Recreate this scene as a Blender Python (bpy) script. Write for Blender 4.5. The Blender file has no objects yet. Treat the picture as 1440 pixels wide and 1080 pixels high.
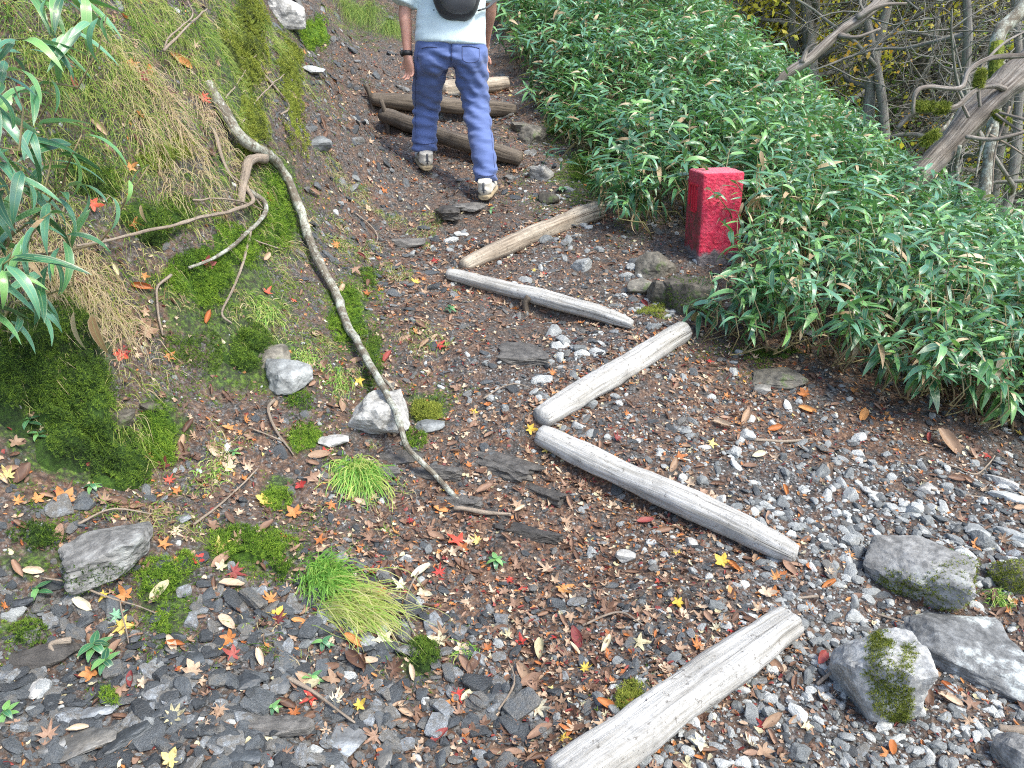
import bpy, bmesh, math, random
import numpy as np
from mathutils import Vector, Matrix, Euler
random.seed(7)
rng = np.random.default_rng(11)
R = math.radians
S = bpy.context.scene
COL = S.collection

# ------------------------------------------------------------------ camera
FPX, CX, CY, PITCH, CAMZ = 1081.0, 720.0, 540.0, R(21), 1.5
cam_data = bpy.data.cameras.new('camera')
cam = bpy.data.objects.new('camera', cam_data)
COL.objects.link(cam)
cam.location = (0, 0, CAMZ)
cam.rotation_euler = (R(90) - PITCH, 0, 0)
cam_data.sensor_width = 36
cam_data.lens = FPX / 1440 * 36
cam_data.clip_start = 0.02
cam_data.clip_end = 500
S.camera = cam

# ------------------------------------------------------------------ light
SUN_EL, SUN_AZ = R(56), R(125)      # high, soft, from behind and to the right of the camera
w = bpy.data.worlds.new('World')
S.world = w
w.use_nodes = True
wn = w.node_tree
bg = wn.nodes['Background']
sky = wn.nodes.new('ShaderNodeTexSky')
sky.sky_type = 'NISHITA'
sky.sun_disc = False
sky.sun_elevation = SUN_EL
sky.sun_rotation = SUN_AZ
sky.air_density = 1.0
sky.dust_density = 2.5
sky.ozone_density = 1.0
wn.links.new(sky.outputs[0], bg.inputs[0])
bg.inputs[1].default_value = 0.15
sl = bpy.data.lights.new('sun', 'SUN')
sl.energy = 1.5
sl.angle = R(14)
sl.color = (1.0, 0.96, 0.83)
sun = bpy.data.objects.new('sun', sl)
COL.objects.link(sun)
sd = Vector((math.sin(SUN_AZ) * math.cos(SUN_EL), math.cos(SUN_AZ) * math.cos(SUN_EL), math.sin(SUN_EL)))
sun.rotation_euler = sd.to_track_quat('Z', 'Y').to_euler()
sun.location = sd * 30
S.view_settings.view_transform = 'Standard'
S.view_settings.look = 'None'
S.view_settings.gamma = 1
S.view_settings.use_curve_mapping = False
S.view_settings.exposure = 1.55
S.render.engine = 'CYCLES'
S.cycles.max_bounces = 6
S.cycles.diffuse_bounces = 3
S.cycles.glossy_bounces = 2
S.cycles.transmission_bounces = 3
S.cycles.use_denoising = False
S.cycles.filter_width = 1.1
S.cycles.sample_clamp_indirect = 4

# ------------------------------------------------------------------ projection
SP, CP = math.sin(PITCH), math.cos(PITCH)
def P(px, py, d):
    u = (px - CX) / FPX; v = (py - CY) / FPX
    return Vector((u * d, d * (CP - v * SP), CAMZ - d * (SP + v * CP)))
def PY(px, py, Y):
    v = (py - CY) / FPX
    return P(px, py, Y / (CP - v * SP))
def proj(x, y, z):
    dz = z - CAMZ
    d = y * CP - dz * SP
    up = y * SP + dz * CP
    d = np.where(d < 0.05, 0.05, d)
    return CX + FPX * x / d, CY - FPX * up / d, d

# ------------------------------------------------------------------ numpy noise
def _h(ix, iy, iz, s):
    n = (ix * 374761393 + iy * 668265263 + iz * 2147483647 + s * 1274126177) & 0xffffffff
    n = ((n ^ (n >> 13)) * 1274126177) & 0xffffffff
    n = n ^ (n >> 16)
    return (n & 0xffff) / 32767.5 - 1.0
def vn(p, f=1.0, s=0):
    p = np.asarray(p, float) * f + 1000.0
    i = np.floor(p).astype(np.int64); t = p - i
    t = t * t * (3 - 2 * t)
    r = 0
    for a in (0, 1):
        for b in (0, 1):
            for c in (0, 1):
                wgt = (t[:, 0] if a else 1 - t[:, 0]) * (t[:, 1] if b else 1 - t[:, 1]) * (t[:, 2] if c else 1 - t[:, 2])
                r = r + wgt * _h(i[:, 0] + a, i[:, 1] + b, i[:, 2] + c, s)
    return r
def fbm(p, f=1.0, o=4, s=0, g=0.5):
    r = 0; a = 1.0
    for k in range(o):
        r = r + a * vn(p, f * 2.03 ** k, s + k * 17); a *= g
    return r

# ------------------------------------------------------------------ terrain heights
CTRL = [(870,1075,1.75),(1010,950,2.0),(1110,880,2.15),(935,690,2.75),(760,605,2.95),(1115,785,2.45),(860,533,3.25),
 (960,468,3.6),(885,458,3.7),(760,425,3.9),(630,388,4.05),(746,336,4.45),(843,297,4.8),(680,283,4.9),(600,238,5.25),
 (640,205,5.65),(735,222,5.5),(620,155,6.2),(660,120,6.9),(560,90,7.3),(500,40,8.3),(720,100,7.2),
 (1250,950,2.1),(1400,1060,1.85),(1430,800,2.4),(1430,680,2.85),(1200,620,3.05),(1050,560,3.3),
 (700,1070,1.78),(0,1060,1.62),(350,1060,1.70),(0,900,1.85),(350,900,2.0),(650,900,2.12),(150,775,2.15),(450,760,2.35),
 (600,740,2.55),(700,640,2.85),(0,640,2.2),(250,640,2.5),(450,600,2.85),(600,560,3.1),(0,500,2.32),(150,480,2.55),
 (300,480,2.9),(400,480,3.1),(500,450,3.4),(580,400,3.8),(0,300,2.45),(150,300,2.75),(300,300,3.2),(380,300,3.6),
 (450,300,4.1),(540,300,4.55),(0,100,2.6),(150,100,2.9),(300,100,3.5),(380,100,4.3),(430,100,5.2),(490,130,5.8),
 (0,-100,2.9),(200,-50,3.5),(330,-30,4.3),(420,0,6.0),(530,5,8.4),(1000,372,4.2),(1000,480,3.65),(1200,520,3.5),(1440,590,3.3)]
pts = [tuple(P(*c)) for c in CTRL]
pts += [(0,.3,-.06),(-1.5,.3,.28),(1.5,.3,-.1),(0,-4,-.6),(-5,-3,1.2),(5,-3,-1.2),(-3,3,2.6),(-2.3,1.5,1.0),(-4,1,2.2),
 (-4,6,4.0),(-8,10,7),(-2,10,3.9),(0,12,4.4),(0.6,9.5,2.6),(2.2,10,2.1),(3,1,-.1),(6,2,-.8),(3.0,4.6,.10),(3.6,4.2,-.05),(2.2,4.0,.32),(2.65,5.7,.58),
 (2.0,7.3,1.45),(1.4,5.2,.82),(4,7.5,-.1),(6,9,-1.2),(8,6,-1.9),(5,14,0),(12,12,-3),(15,26,-2.5),(0,30,8),(40,20,-5),(42,60,14),(18,55,12),
 (-30,40,25),(-40,0,20),(-20,-30,2),(30,-20,-8),(90,90,26),(10,95,30),(-90,90,50),(-90,-90,10),(90,-90,-20),(90,0,-4)]
pts = np.array(pts)
def _phi(r): return np.sqrt(r * r + 0.09)
def _solve():
    n = len(pts); D = np.sqrt(((pts[:, None, :2] - pts[None, :, :2]) ** 2).sum(-1))
    A = np.zeros((n + 3, n + 3)); A[:n, :n] = _phi(D) - 0.004 * np.eye(n) * 0 
    A[:n, n] = 1; A[:n, n + 1:] = pts[:, :2]; A[n, :n] = 1; A[n + 1:, :n] = pts[:, :2].T
    A[:n, :n] += -0.01 * np.eye(n)
    return np.linalg.solve(A, np.concatenate([pts[:, 2], [0, 0, 0]]))
_w = _solve()
def H0(x, y):
    x = np.atleast_1d(np.asarray(x, float)); y = np.atleast_1d(np.asarray(y, float))
    out = np.empty(len(x))
    for k in range(0, len(x), 20000):
        a = x[k:k+20000]; b = y[k:k+20000]
        r = np.sqrt((a[:, None] - pts[None, :, 0]) ** 2 + (b[:, None] - pts[None, :, 1]) ** 2)
        out[k:k+20000] = _phi(r) @ _w[:-3] + _w[-3] + _w[-2] * a + _w[-1] * b
    return out
# log steps: pixel ends and distance; (ax,ay,bx,by) used both for terraces and for the logs
LOGPX = {'1': ((800,1100),(1112,872)), '2': ((757,614),(1118,784)), '3': ((757,592),(962,468)), '4': ((627,389),(888,460)),
         '5': ((650,374),(845,297)), '6': ((535,165),(738,228)), '7': ((521,138),(722,158)), '8': ((618,128),(714,118))}
TERR = []
def H(x, y, micro=True):
    x = np.atleast_1d(np.asarray(x, float)); y = np.atleast_1d(np.asarray(y, float))
    z = H0(x, y)
    for (ax, ay, bx, by, amp) in TERR:
        dx, dy = bx - ax, by - ay; L = math.hypot(dx, dy); dx /= L; dy /= L
        nx, ny = -dy, dx
        if ny < 0: nx, ny = -nx, -ny
        s = (x - ax) * nx + (y - ay) * ny
        t = (x - ax) * dx + (y - ay) * dy
        win = 1 / (1 + np.exp(-(t + .02) / .05)) / (1 + np.exp((t - L - .02) / .05))
        step = np.where(s > 0, np.exp(-s / .30), -np.exp(s / .22)) * np.clip(np.abs(s) / .03, 0, 1)
        z = z + amp * win * step
    if micro:
        q = np.stack([x, y, np.zeros_like(x)], 1)
        fade = np.clip(1.5 - np.hypot(x, y) / 30, 0.2, 1)
        bank = np.clip((-x - .35) * 1.5, 0, 1)
        up_ = np.clip((z - .75) * 2.5, 0, 1) * bank
        z = z + fade * ((.012 + .03 * bank + .035 * up_) * fbm(q, 2.7, 2, 3) + (.011 + .022 * up_) * fbm(q, 9, 2, 5) + .0055 * fbm(q, 33, 2, 9))
    return z
def at(px, py, micro=True):
    d = np.concatenate([np.arange(1.0, 8, .02), np.arange(8, 60, .1)])
    u = (px - CX) / FPX; v = (py - CY) / FPX
    X = u * d; Y = d * (CP - v * SP); Z = CAMZ - d * (SP + v * CP)
    g = Z - H(X, Y, micro)
    k = np.argmax(g < 0)
    if g[k] >= 0: k = len(d) - 1
    t = 0 if k == 0 else g[k-1] / (g[k-1] - g[k] + 1e-9)
    dd = d[k-1] + t * (d[k] - d[k-1]) if k else d[0]
    p = P(px, py, dd)
    return p, dd
def hz(x, y): return float(H(x, y)[0])
for k_, (a_, b_) in LOGPX.items():
    A_, _ = at(*a_, micro=False); B_, _ = at(*b_, micro=False)
    LOGPX[k_] = (A_.copy(), B_.copy())
TERR = [(a.x, a.y, b.x, b.y, .035 if k in '12345' else .05) for k, (a, b) in LOGPX.items()]
def normal_at(x, y, e=.03):
    zx = (hz(x + e, y) - hz(x - e, y)) / (2 * e); zy = (hz(x, y + e) - hz(x, y - e)) / (2 * e)
    return Vector((-zx, -zy, 1)).normalized()

# ------------------------------------------------------------------ mesh helpers
def mesh_np(name, V, F, uv=None, smooth=True, mats=None, midx=None):
    """V Nx3, F MxK (all faces the same size); uv per vertex Nx2"""
    me = bpy.data.meshes.new(name)
    V = np.asarray(V, np.float32); F = np.asarray(F, np.int32)
    m, k = F.shape
    me.vertices.add(len(V)); me.vertices.foreach_set('co', V.ravel())
    me.loops.add(m * k); me.loops.foreach_set('vertex_index', F.ravel())
    me.polygons.add(m); me.polygons.foreach_set('loop_start', np.arange(0, m * k, k, dtype=np.int32))
    me.polygons.foreach_set('use_smooth', np.full(m, smooth, bool))
    if uv is not None:
        l = me.uv_layers.new(name='UVMap')
        l.data.foreach_set('uv', np.asarray(uv, np.float32)[F.ravel()].ravel())
    if mats:
        for mm in mats: me.materials.append(mm)
    if midx is not None: me.polygons.foreach_set('material_index', np.asarray(midx, np.int32))
    me.update(calc_edges=True); me.validate()
    return me
def link(name, me, parent=None, loc=None, rot=None, scl=None):
    o = bpy.data.objects.new(name, me); COL.objects.link(o)
    if parent is not None: o.parent = parent
    if loc is not None: o.location = loc
    if rot is not None: o.rotation_euler = rot
    if scl is not None: o.scale = scl if hasattr(scl, '__len__') else (scl,) * 3
    return o
def tag(o, label=None, cat=None, group=None, kind=None):
    if label: o['label'] = label
    if cat: o['category'] = cat
    if group: o['group'] = group
    if kind: o['kind'] = kind
    return o
def empty(name, loc=(0, 0, 0), rz=0):
    o = bpy.data.objects.new(name, None); COL.objects.link(o)
    o.location = loc; o.rotation_euler = (0, 0, rz); o.empty_display_size = .1
    return o
class MB:
    def __init__(s): s.V = []; s.F = []; s.U = []; s.n = 0
    def add(s, V, F, U=None):
        V = np.asarray(V, float); F = np.asarray(F, int)
        if F.shape[1] == 3: F = np.concatenate([F, F[:, 2:3]], 1)   # padded, fixed in build
        s.V.append(V); s.F.append(F + s.n); s.U.append(np.zeros((len(V), 2)) if U is None else np.asarray(U, float)); s.n += len(V)
    def mesh(s, name, mat, smooth=True):
        V = np.concatenate(s.V); F = np.concatenate(s.F); U = np.concatenate(s.U)
        tri = F[:, 2] == F[:, 3]
        if tri.any():
            T = F[tri][:, :3]; Q = F[~tri]
            F = np.concatenate([T, Q[:, [0, 1, 2]], Q[:, [0, 2, 3]]]) if len(Q) else T
        return mesh_np(name, V, F, U, smooth, [mat] if mat else None)
def smoothpath(pts_, n):
    """Catmull-Rom through points (x,y,z,...) -> n samples"""
    p = np.asarray([tuple(q) for q in pts_], float)
    if len(p) == 2: 
        t = np.linspace(0, 1, n)[:, None]; return p[0] * (1 - t) + p[1] * t
    p = np.concatenate([[2 * p[0] - p[1]], p, [2 * p[-1] - p[-2]]])
    m = len(p) - 3; t = np.linspace(0, m - 1e-6, n); i = t.astype(int); t = (t - i)[:, None]
    a, b, c, d = p[i], p[i+1], p[i+2], p[i+3]
    return .5 * (2*b + (c-a)*t + (2*a-5*b+4*c-d)*t*t + (3*b-a-3*c+d)*t*t*t)
def tube(mb, path, rad, ns=8, rough=0.0, rf=8, cap=True, ell=None, seed=0, upv=None):
    """path Nx3, rad N ; ell: (a,b) multipliers per ring or pair"""
    path = np.asarray(path, float); n = len(path)
    rad = np.broadcast_to(np.asarray(rad, float), (n,)).copy()
    T = np.gradient(path, axis=0); T /= np.linalg.norm(T, axis=1)[:, None] + 1e-9
    ref = np.array(upv if upv is not None else ((0, 0, 1) if abs(T[0, 2]) < .9 else (1, 0, 0)), float)
    N = np.zeros_like(T); B = np.zeros_like(T)
    nn = ref - T[0] * (ref @ T[0]); nn /= np.linalg.norm(nn)
    for i in range(n):
        nn = nn - T[i] * (nn @ T[i]); nn /= np.linalg.norm(nn) + 1e-9
        N[i] = nn; B[i] = np.cross(T[i], nn)
    a = np.linspace(0, 2 * math.pi, ns, endpoint=False)
    ea = np.ones((n, 2)) if ell is None else np.broadcast_to(np.asarray(ell, float), (n, 2))
    ring = (np.cos(a)[None, :, None] * N[:, None, :] * ea[:, 0][:, None, None] + np.sin(a)[None, :, None] * B[:, None, :] * ea[:, 1][:, None, None])
    rr = rad[:, None] * np.ones(ns)[None, :]
    if rough:
        q = (path[:, None, :] + ring * rad[:, None, None]).reshape(-1, 3)
        rr = rr * (1 + rough * fbm(q, rf, 3, seed).reshape(n, ns))
    V = path[:, None, :] + ring * rr[:, :, None]
    L = np.concatenate([[0], np.cumsum(np.linalg.norm(np.diff(path, axis=0), axis=1))])
    U = np.stack([np.broadcast_to(L[:, None], (n, ns)), np.broadcast_to(a[None, :] * rad.mean(), (n, ns))], -1)
    V = V.reshape(-1, 3); U = U.reshape(-1, 2)
    i = np.arange(n - 1)[:, None] * ns; j = np.arange(ns)[None, :]; j2 = (j + 1) % ns
    F = np.stack([i + j, i + j2, i + ns + j2, i + ns + j], -1).reshape(-1, 4)
    if cap:
        V = np.concatenate([V, path[:1] - T[:1] * rad[0] * .25 * ea[0].min(), path[-1:] + T[-1:] * rad[-1] * .25 * ea[-1].min()]); U = np.concatenate([U, [[0, 0], [L[-1], 0]]])
        c0 = n * ns; jj = np.arange(ns); k2 = (jj + 1) % ns
        F = np.concatenate([F, np.stack([np.full(ns, c0), k2, jj, jj], 1)[:, [0, 1, 2, 2]],
                            np.stack([np.full(ns, c0 + 1), (n-1)*ns + jj, (n-1)*ns + k2, (n-1)*ns + k2], 1)])
    mb.add(V, F, U)
_ico = {}
def ico(l):
    if l not in _ico:
        b = bmesh.new(); bmesh.ops.create_icosphere(b, subdivisions=l, radius=1); b.verts.ensure_lookup_table()
        _ico[l] = (np.array([v.co[:] for v in b.verts]), np.array([[v.index for v in f.verts] for f in b.faces])); b.free()
    return _ico[l]
def rockmesh(name, lvl, seed, scale=(1, 1, 1), mat=None, npl=11, rough=.05, p=22, smooth=False, dlo=.62):
    r = np.random.default_rng(seed); D, F = ico(lvl)
    n = r.normal(size=(npl, 3)); n /= np.linalg.norm(n, axis=1)[:, None]
    n = np.concatenate([n, np.eye(3), -np.eye(3)]); d = np.concatenate([r.uniform(dlo, .96, npl), np.full(6, 1.0)])
    q = np.clip(D @ n.T, 0, None) / d
    rad = (q ** p).sum(1) ** (-1 / p)
    V = D * rad[:, None]
    V = V * (1 + rough * fbm(V, 2.2, 3, seed) + rough * .35 * fbm(V, 8, 2, seed + 3))[:, None] * np.array(scale)
    return mesh_np(name, V, F, None, smooth, [mat] if mat else None)

# ------------------------------------------------------------------ materials
class MT:
    def __init__(s, name):
        s.m = bpy.data.materials.new(name); s.m.use_nodes = True; s.t = s.m.node_tree
        s.b = s.t.nodes['Principled BSDF']; s.b.inputs['Roughness'].default_value = .8
    def n(s, typ, **kw):
        x = s.t.nodes.new('ShaderNode' + typ)
        for k, v in kw.items(): setattr(x, k, v)
        return x
    def l(s, a, b): s.t.links.new(a, b)
    def co(s, kind='Object', scale=(1, 1, 1)):
        c = s.n('TexCoord'); mp = s.n('Mapping'); s.l(c.outputs[kind], mp.inputs[0]); mp.inputs['Scale'].default_value = scale
        return mp.outputs[0]
    def noise(s, vec, sc, det=5, rough=.6, dist=0):
        x = s.n('TexNoise'); s.l(vec, x.inputs['Vector']); x.inputs['Scale'].default_value = sc; x.inputs['Detail'].default_value = det
        x.inputs['Roughness'].default_value = rough; x.inputs['Distortion'].default_value = dist; return x.outputs[0]
    def vor(s, vec, sc, feat='F1', out=0):
        x = s.n('TexVoronoi', feature=feat); s.l(vec, x.inputs['Vector']); x.inputs['Scale'].default_value = sc; return x.outputs[out]
    def ramp(s, f, stops, interp='LINEAR'):
        x = s.n('ValToRGB'); x.color_ramp.interpolation = interp; e = x.color_ramp.elements
        while len(e) < len(stops): e.new(.5)
        for i, (p_, c) in enumerate(stops):
            e[i].position = p_; e[i].color = (c, c, c, 1) if not hasattr(c, '__len__') else (*c, 1)
        s.l(f, x.inputs[0]); return x.outputs[0]
    def mix(s, f, a, b, mode='MIX'):
        x = s.n('Mix', data_type='RGBA', blend_type=mode)
        for sock, v in ((x.inputs[0], f), (x.inputs[6], a), (x.inputs[7], b)):
            if isinstance(v, (int, float)): sock.default_value = v
            elif isinstance(v, tuple): sock.default_value = (*v, 1)
            else: s.l(v, sock)
        return x.outputs[2]
    def math(s, op, a, b=0.0, clamp=False):
        x = s.n('Math', operation=op, use_clamp=clamp)
        for sock, v in ((x.inputs[0], a), (x.inputs[1], b)):
            if isinstance(v, (int, float)): sock.default_value = v
            else: s.l(v, sock)
        return x.outputs[0]
    def rnd(s): return s.n('ObjectInfo').outputs['Random']
    def col(s, c):
        if isinstance(c, tuple): s.b.inputs['Base Color'].default_value = (*c, 1)
        else: s.l(c, s.b.inputs['Base Color'])
    def bump(s, h, st=.3, dist=.01):
        x = s.n('Bump'); x.inputs['Strength'].default_value = st; x.inputs['Distance'].default_value = dist
        s.l(h, x.inputs['Height']); s.l(x.outputs[0], s.b.inputs['Normal'])
    def rough(s, v):
        if isinstance(v, (int, float)): s.b.inputs['Roughness'].default_value = v
        else: s.l(v, s.b.inputs['Roughness'])
    def translucent(s, colr, f=.35):
        t = s.n('BsdfTranslucent'); mx = s.n('MixShader'); mx.inputs[0].default_value = f
        if isinstance(colr, tuple): t.inputs[0].default_value = (*colr, 1)
        else: s.l(colr, t.inputs[0])
        out = s.t.nodes['Material Output']
        s.l(s.b.outputs[0], mx.inputs[1]); s.l(t.outputs[0], mx.inputs[2]); s.l(mx.outputs[0], out.inputs[0])
def mk_stone(name, stops, sc=6, spec=.5, rough=.65, lichen=None, bump=.5, lic_lo=.55, layered=False):
    M = MT(name); v = M.co('Object', (1, 1, 4) if layered else (1, 1, 1))
    f = M.math('ADD', M.math('MULTIPLY', M.rnd(), .55), M.math('MULTIPLY', M.noise(v, sc * .35, 6, .65), .6))
    c = M.ramp(f, stops)
    sp = M.ramp(M.noise(v, sc * 3, 5, .75), [(.34, .55), (.5, 1.0), (.64, 1.5)])
    c = M.mix(1.0, c, sp, 'MULTIPLY')
    if lichen:
        c = M.mix(M.ramp(M.noise(v, sc * .7, 8, .7), [(lic_lo, 0.0), (lic_lo + .07, .85)]), c, lichen)
    M.col(c); M.rough(rough); M.b.inputs['Specular IOR Level'].default_value = spec
    M.bump(M.math('ADD', M.noise(v, sc * 1.6, 8, .7), M.math('MULTIPLY', M.vor(v, sc * .8, 'DISTANCE_TO_EDGE'), .4)), bump, .02)
    return M.m
M_slate = mk_stone('slate_dark', [(.12, (.014, .016, .018)), (.42, (.040, .046, .050)), (.58, (.08, .09, .096)), (.74, (.12, .113, .098)), (.88, (.20, .22, .235)), (1, (.38, .41, .42))], 5, .6, .5)
M_pale = mk_stone('stone_pale', [(.15, (.06, .067, .069)), (.40, (.16, .172, .172)), (.62, (.29, .305, .30)), (.80, (.44, .455, .44)), (1, (.62, .63, .60))], 5, .4, .7)
M_boulder = mk_stone('boulder_grey', [(.2, (.07, .07, .066)), (.5, (.165, .165, .158)), (.8, (.31, .315, .305))], 9, .4, .75, lichen=(.30, .315, .30), lic_lo=.56)
M_boulder2 = mk_stone('boulder_lichened', [(.2, (.10, .104, .104)), (.5, (.22, .228, .226)), (.8, (.36, .37, .365))], 12, .4, .8, lichen=(.44, .48, .47), lic_lo=.56)
M_brownrock = mk_stone('rock_brown', [(.2, (.03, .026, .02)), (.5, (.08, .072, .056)), (.8, (.17, .158, .13))], 9, .4, .7, lichen=(.06, .10, .02), lic_lo=.57)
M_bedrock = mk_stone('bedrock_slate', [(.2, (.022, .020, .018)), (.5, (.062, .057, .05)), (.8, (.13, .125, .115))], 8, .5, .6, layered=True, bump=.8)
M_white = mk_stone('stone_white', [(.2, (.15, .145, .13)), (.5, (.28, .275, .255)), (.8, (.46, .46, .44))], 7, .4, .7, lichen=(.16, .15, .13), lic_lo=.58)

def mk_leaf(name, a, b, c, tr=.25):
    M = MT(name); v = M.co('Object')
    f = M.math('ADD', M.math('MULTIPLY', M.rnd(), .75), M.math('MULTIPLY', M.noise(v, 3, 3), .35))
    cc = M.ramp(f, [(.1, a), (.5, b), (.9, c)])
    uu = M.co('UV'); wv = M.n('TexGradient', gradient_type='RADIAL'); M.l(uu, wv.inputs[0]); st = M.math('ABSOLUTE', M.math('SINE', M.math('MULTIPLY', wv.outputs[1], 28.0)))
    cc = M.mix(M.ramp(st, [(.05, .35), (.2, 0.0)]), cc, (.30, .17, .07)); cc = M.mix(M.ramp(M.noise(uu, 2.5, 5, .7), [(.5, 0.0), (.68, .6)]), cc, (.14, .06, .03))
    M.col(cc); M.rough(.6); M.translucent(cc, tr); return M.m
LEAFM = {
 'brown': mk_leaf('leaf_brown', (.055, .027, .018), (.14, .077, .048), (.29, .18, .12), .12),
 'tan': mk_leaf('leaf_tan', (.25, .16, .10), (.42, .29, .19), (.58, .46, .33), .2),
 'orange': mk_leaf('leaf_orange', (.36, .10, .03), (.52, .19, .05), (.62, .30, .10), .3),
 'red': mk_leaf('leaf_red', (.26, .018, .02), (.48, .04, .035), (.62, .11, .06), .25),
 'yellow': mk_leaf('leaf_yellow', (.65, .40, .03), (.75, .55, .08), (.72, .62, .25), .3),
 'cream': mk_leaf('leaf_cream', (.42, .38, .22), (.58, .54, .34), (.66, .62, .46), .25),
 'maroon': mk_leaf('leaf_maroon', (.09, .012, .015), (.20, .03, .03), (.30, .06, .05), .15),
 'mint': mk_leaf('leaf_mint', (.22, .48, .28), (.28, .55, .36), (.36, .6, .42), .3)}

def mk_ground():
    M = MT('soil'); v = M.co('Object')
    n1 = M.noise(v, 1.6, 6, .6); n2 = M.noise(v, 22, 6, .7); n3 = M.noise(v, 90, 4, .7)
    soil = M.ramp(n2, [(.34, (.014, .011, .008)), (.5, (.048, .039, .029)), (.66, (.115, .098, .078))])
    grit = M.ramp(n3, [(.40, (.016, .016, .016)), (.52, (.07, .071, .072)), (.64, (.27, .275, .275))])
    c = M.mix(M.ramp(n1, [(.35, .3), (.65, .75)]), soil, grit)
    brown = M.ramp(M.noise(v, 48, 4, .7), [(.35, (.04, .019, .012)), (.52, (.15, .075, .04)), (.66, (.36, .22, .13))])
    at_ = M.n('Attribute', attribute_name='litter').outputs['Fac']
    c = M.mix(M.math('MULTIPLY', at_, M.ramp(M.noise(v, 14, 5, .7), [(.42, 0.0), (.55, .8)])), c, brown)
    moss = M.ramp(M.noise(v, 60, 4, .7), [(.36, (.010, .016, .006)), (.5, (.030, .060, .010)), (.66, (.11, .20, .02))])
    am = M.n('Attribute', attribute_name='moss').outputs['Fac']
    c = M.mix(M.ramp(M.math('ADD', am, M.math('MULTIPLY', M.math('SUBTRACT', M.noise(v, 9, 8, .8), .5), 2.2)), [(.50, 0.0), (.72, .85)]), c, moss)
    M.col(c); M.rough(.9)
    M.bump(M.math('ADD', M.noise(v, 30, 6, .75), M.math('MULTIPLY', M.vor(v, 75), .5)), .9, .02); return M.m
M_ground = mk_ground()
def mk_moss(name, a, b, c):
    M = MT(name); v = M.co('Object'); g = M.n('NewGeometry').outputs['Position']
    uv = M.n('UVMap').outputs[0]; sx = M.n('SeparateXYZ'); M.l(uv, sx.inputs[0])
    f = M.math('ADD', M.math('ADD', M.math('MULTIPLY', M.noise(g, 7, 6, .65), .60), M.math('MULTIPLY', M.noise(g, 85, 3, .7), .40)), M.math('MULTIPLY', sx.outputs[0], .26)); M.bump(M.noise(g, 150, 4, .8), 1.0, .012)
    cc = M.ramp(f, [(.40, a), (.58, b), (.78, c)]); M.col(cc); M.rough(.75); M.translucent(cc, .2); return M.m
M_moss = mk_moss('moss_bright', (.018, .05, .004), (.12, .26, .012), (.36, .54, .05))
M_mossd = mk_moss('moss_dark', (.010, .026, .003), (.055, .13, .010), (.22, .36, .03))
M_mossy = mk_moss('moss_yellow', (.04, .06, .008), (.19, .25, .02), (.46, .51, .08))
def mk_grass(name, stops):
    M = MT(name); sx = M.n('SeparateXYZ'); M.l(M.n('UVMap').outputs[0], sx.inputs[0])
    cc = M.ramp(sx.outputs[0], stops); M.col(cc); M.rough(.6); M.translucent(cc, .3); return M.m
M_grass = mk_grass('grass_dry', [(0, (.045, .12, .015)), (.22, (.16, .28, .035)), (.45, (.34, .39, .09)), (.62, (.46, .42, .20)), (.8, (.50, .40, .25)), (.92, (.26, .16, .09)), (1, (.10, .06, .035))])
M_grassg = mk_grass('grass_green', [(0, (.08, .22, .03)), (.4, (.20, .42, .06)), (.7, (.42, .50, .12)), (1, (.55, .50, .25))])
M_straw = mk_grass('grass_straw', [(0, (.28, .19, .10)), (.4, (.42, .31, .18)), (.8, (.56, .46, .30)), (1, (.30, .34, .08))])
def mk_sasa(name, a, b, c, gloss=.38, edge=(.45, .48, .30)):
    M = MT(name); sx = M.n('SeparateXYZ'); M.l(M.n('UVMap').outputs[0], sx.inputs[0])
    f = M.math('ADD', M.math('MULTIPLY', M.rnd(), .8), M.math('MULTIPLY', M.noise(M.co('Object'), 2, 3), .3))
    cc = M.ramp(f, [(.1, a), (.5, b), (.95, c)])
    ab = M.math('ABSOLUTE', sx.outputs[1])
    cc = M.mix(M.ramp(ab, [(.03, .55), (.09, 0.0)]), cc, (.30, .42, .16))
    cc = M.mix(M.ramp(ab, [(.86, 0.0), (.95, .55)]), cc, edge)
    w_ = M.n('TexWave'); w_.bands_direction = 'Y'; M.l(M.n('UVMap').outputs[0], w_.inputs[0]); w_.inputs['Scale'].default_value = 3.5
    M.col(cc); M.rough(gloss); M.b.inputs['Specular IOR Level'].default_value = .85
    M.bump(w_.outputs[1], .15, .004); M.translucent(M.mix(.5, cc, (.16, .38, .03)), .22); return M.m
M_sasa = mk_sasa('bamboo_leaf', (.018, .075, .036), (.055, .19, .08), (.20, .42, .11), .28)
M_sasab = mk_sasa('bamboo_leaf_bluish', (.045, .16, .095), (.09, .26, .16), (.16, .37, .20), .26)
M_sasad = mk_sasa('bamboo_leaf_dead', (.22, .13, .06), (.40, .28, .15), (.58, .46, .30), .6, (.6, .5, .35))
M_culm = mk_grass('bamboo_culm', [(0, (.12, .16, .05)), (.5, (.26, .24, .11)), (1, (.35, .27, .17))])
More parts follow.
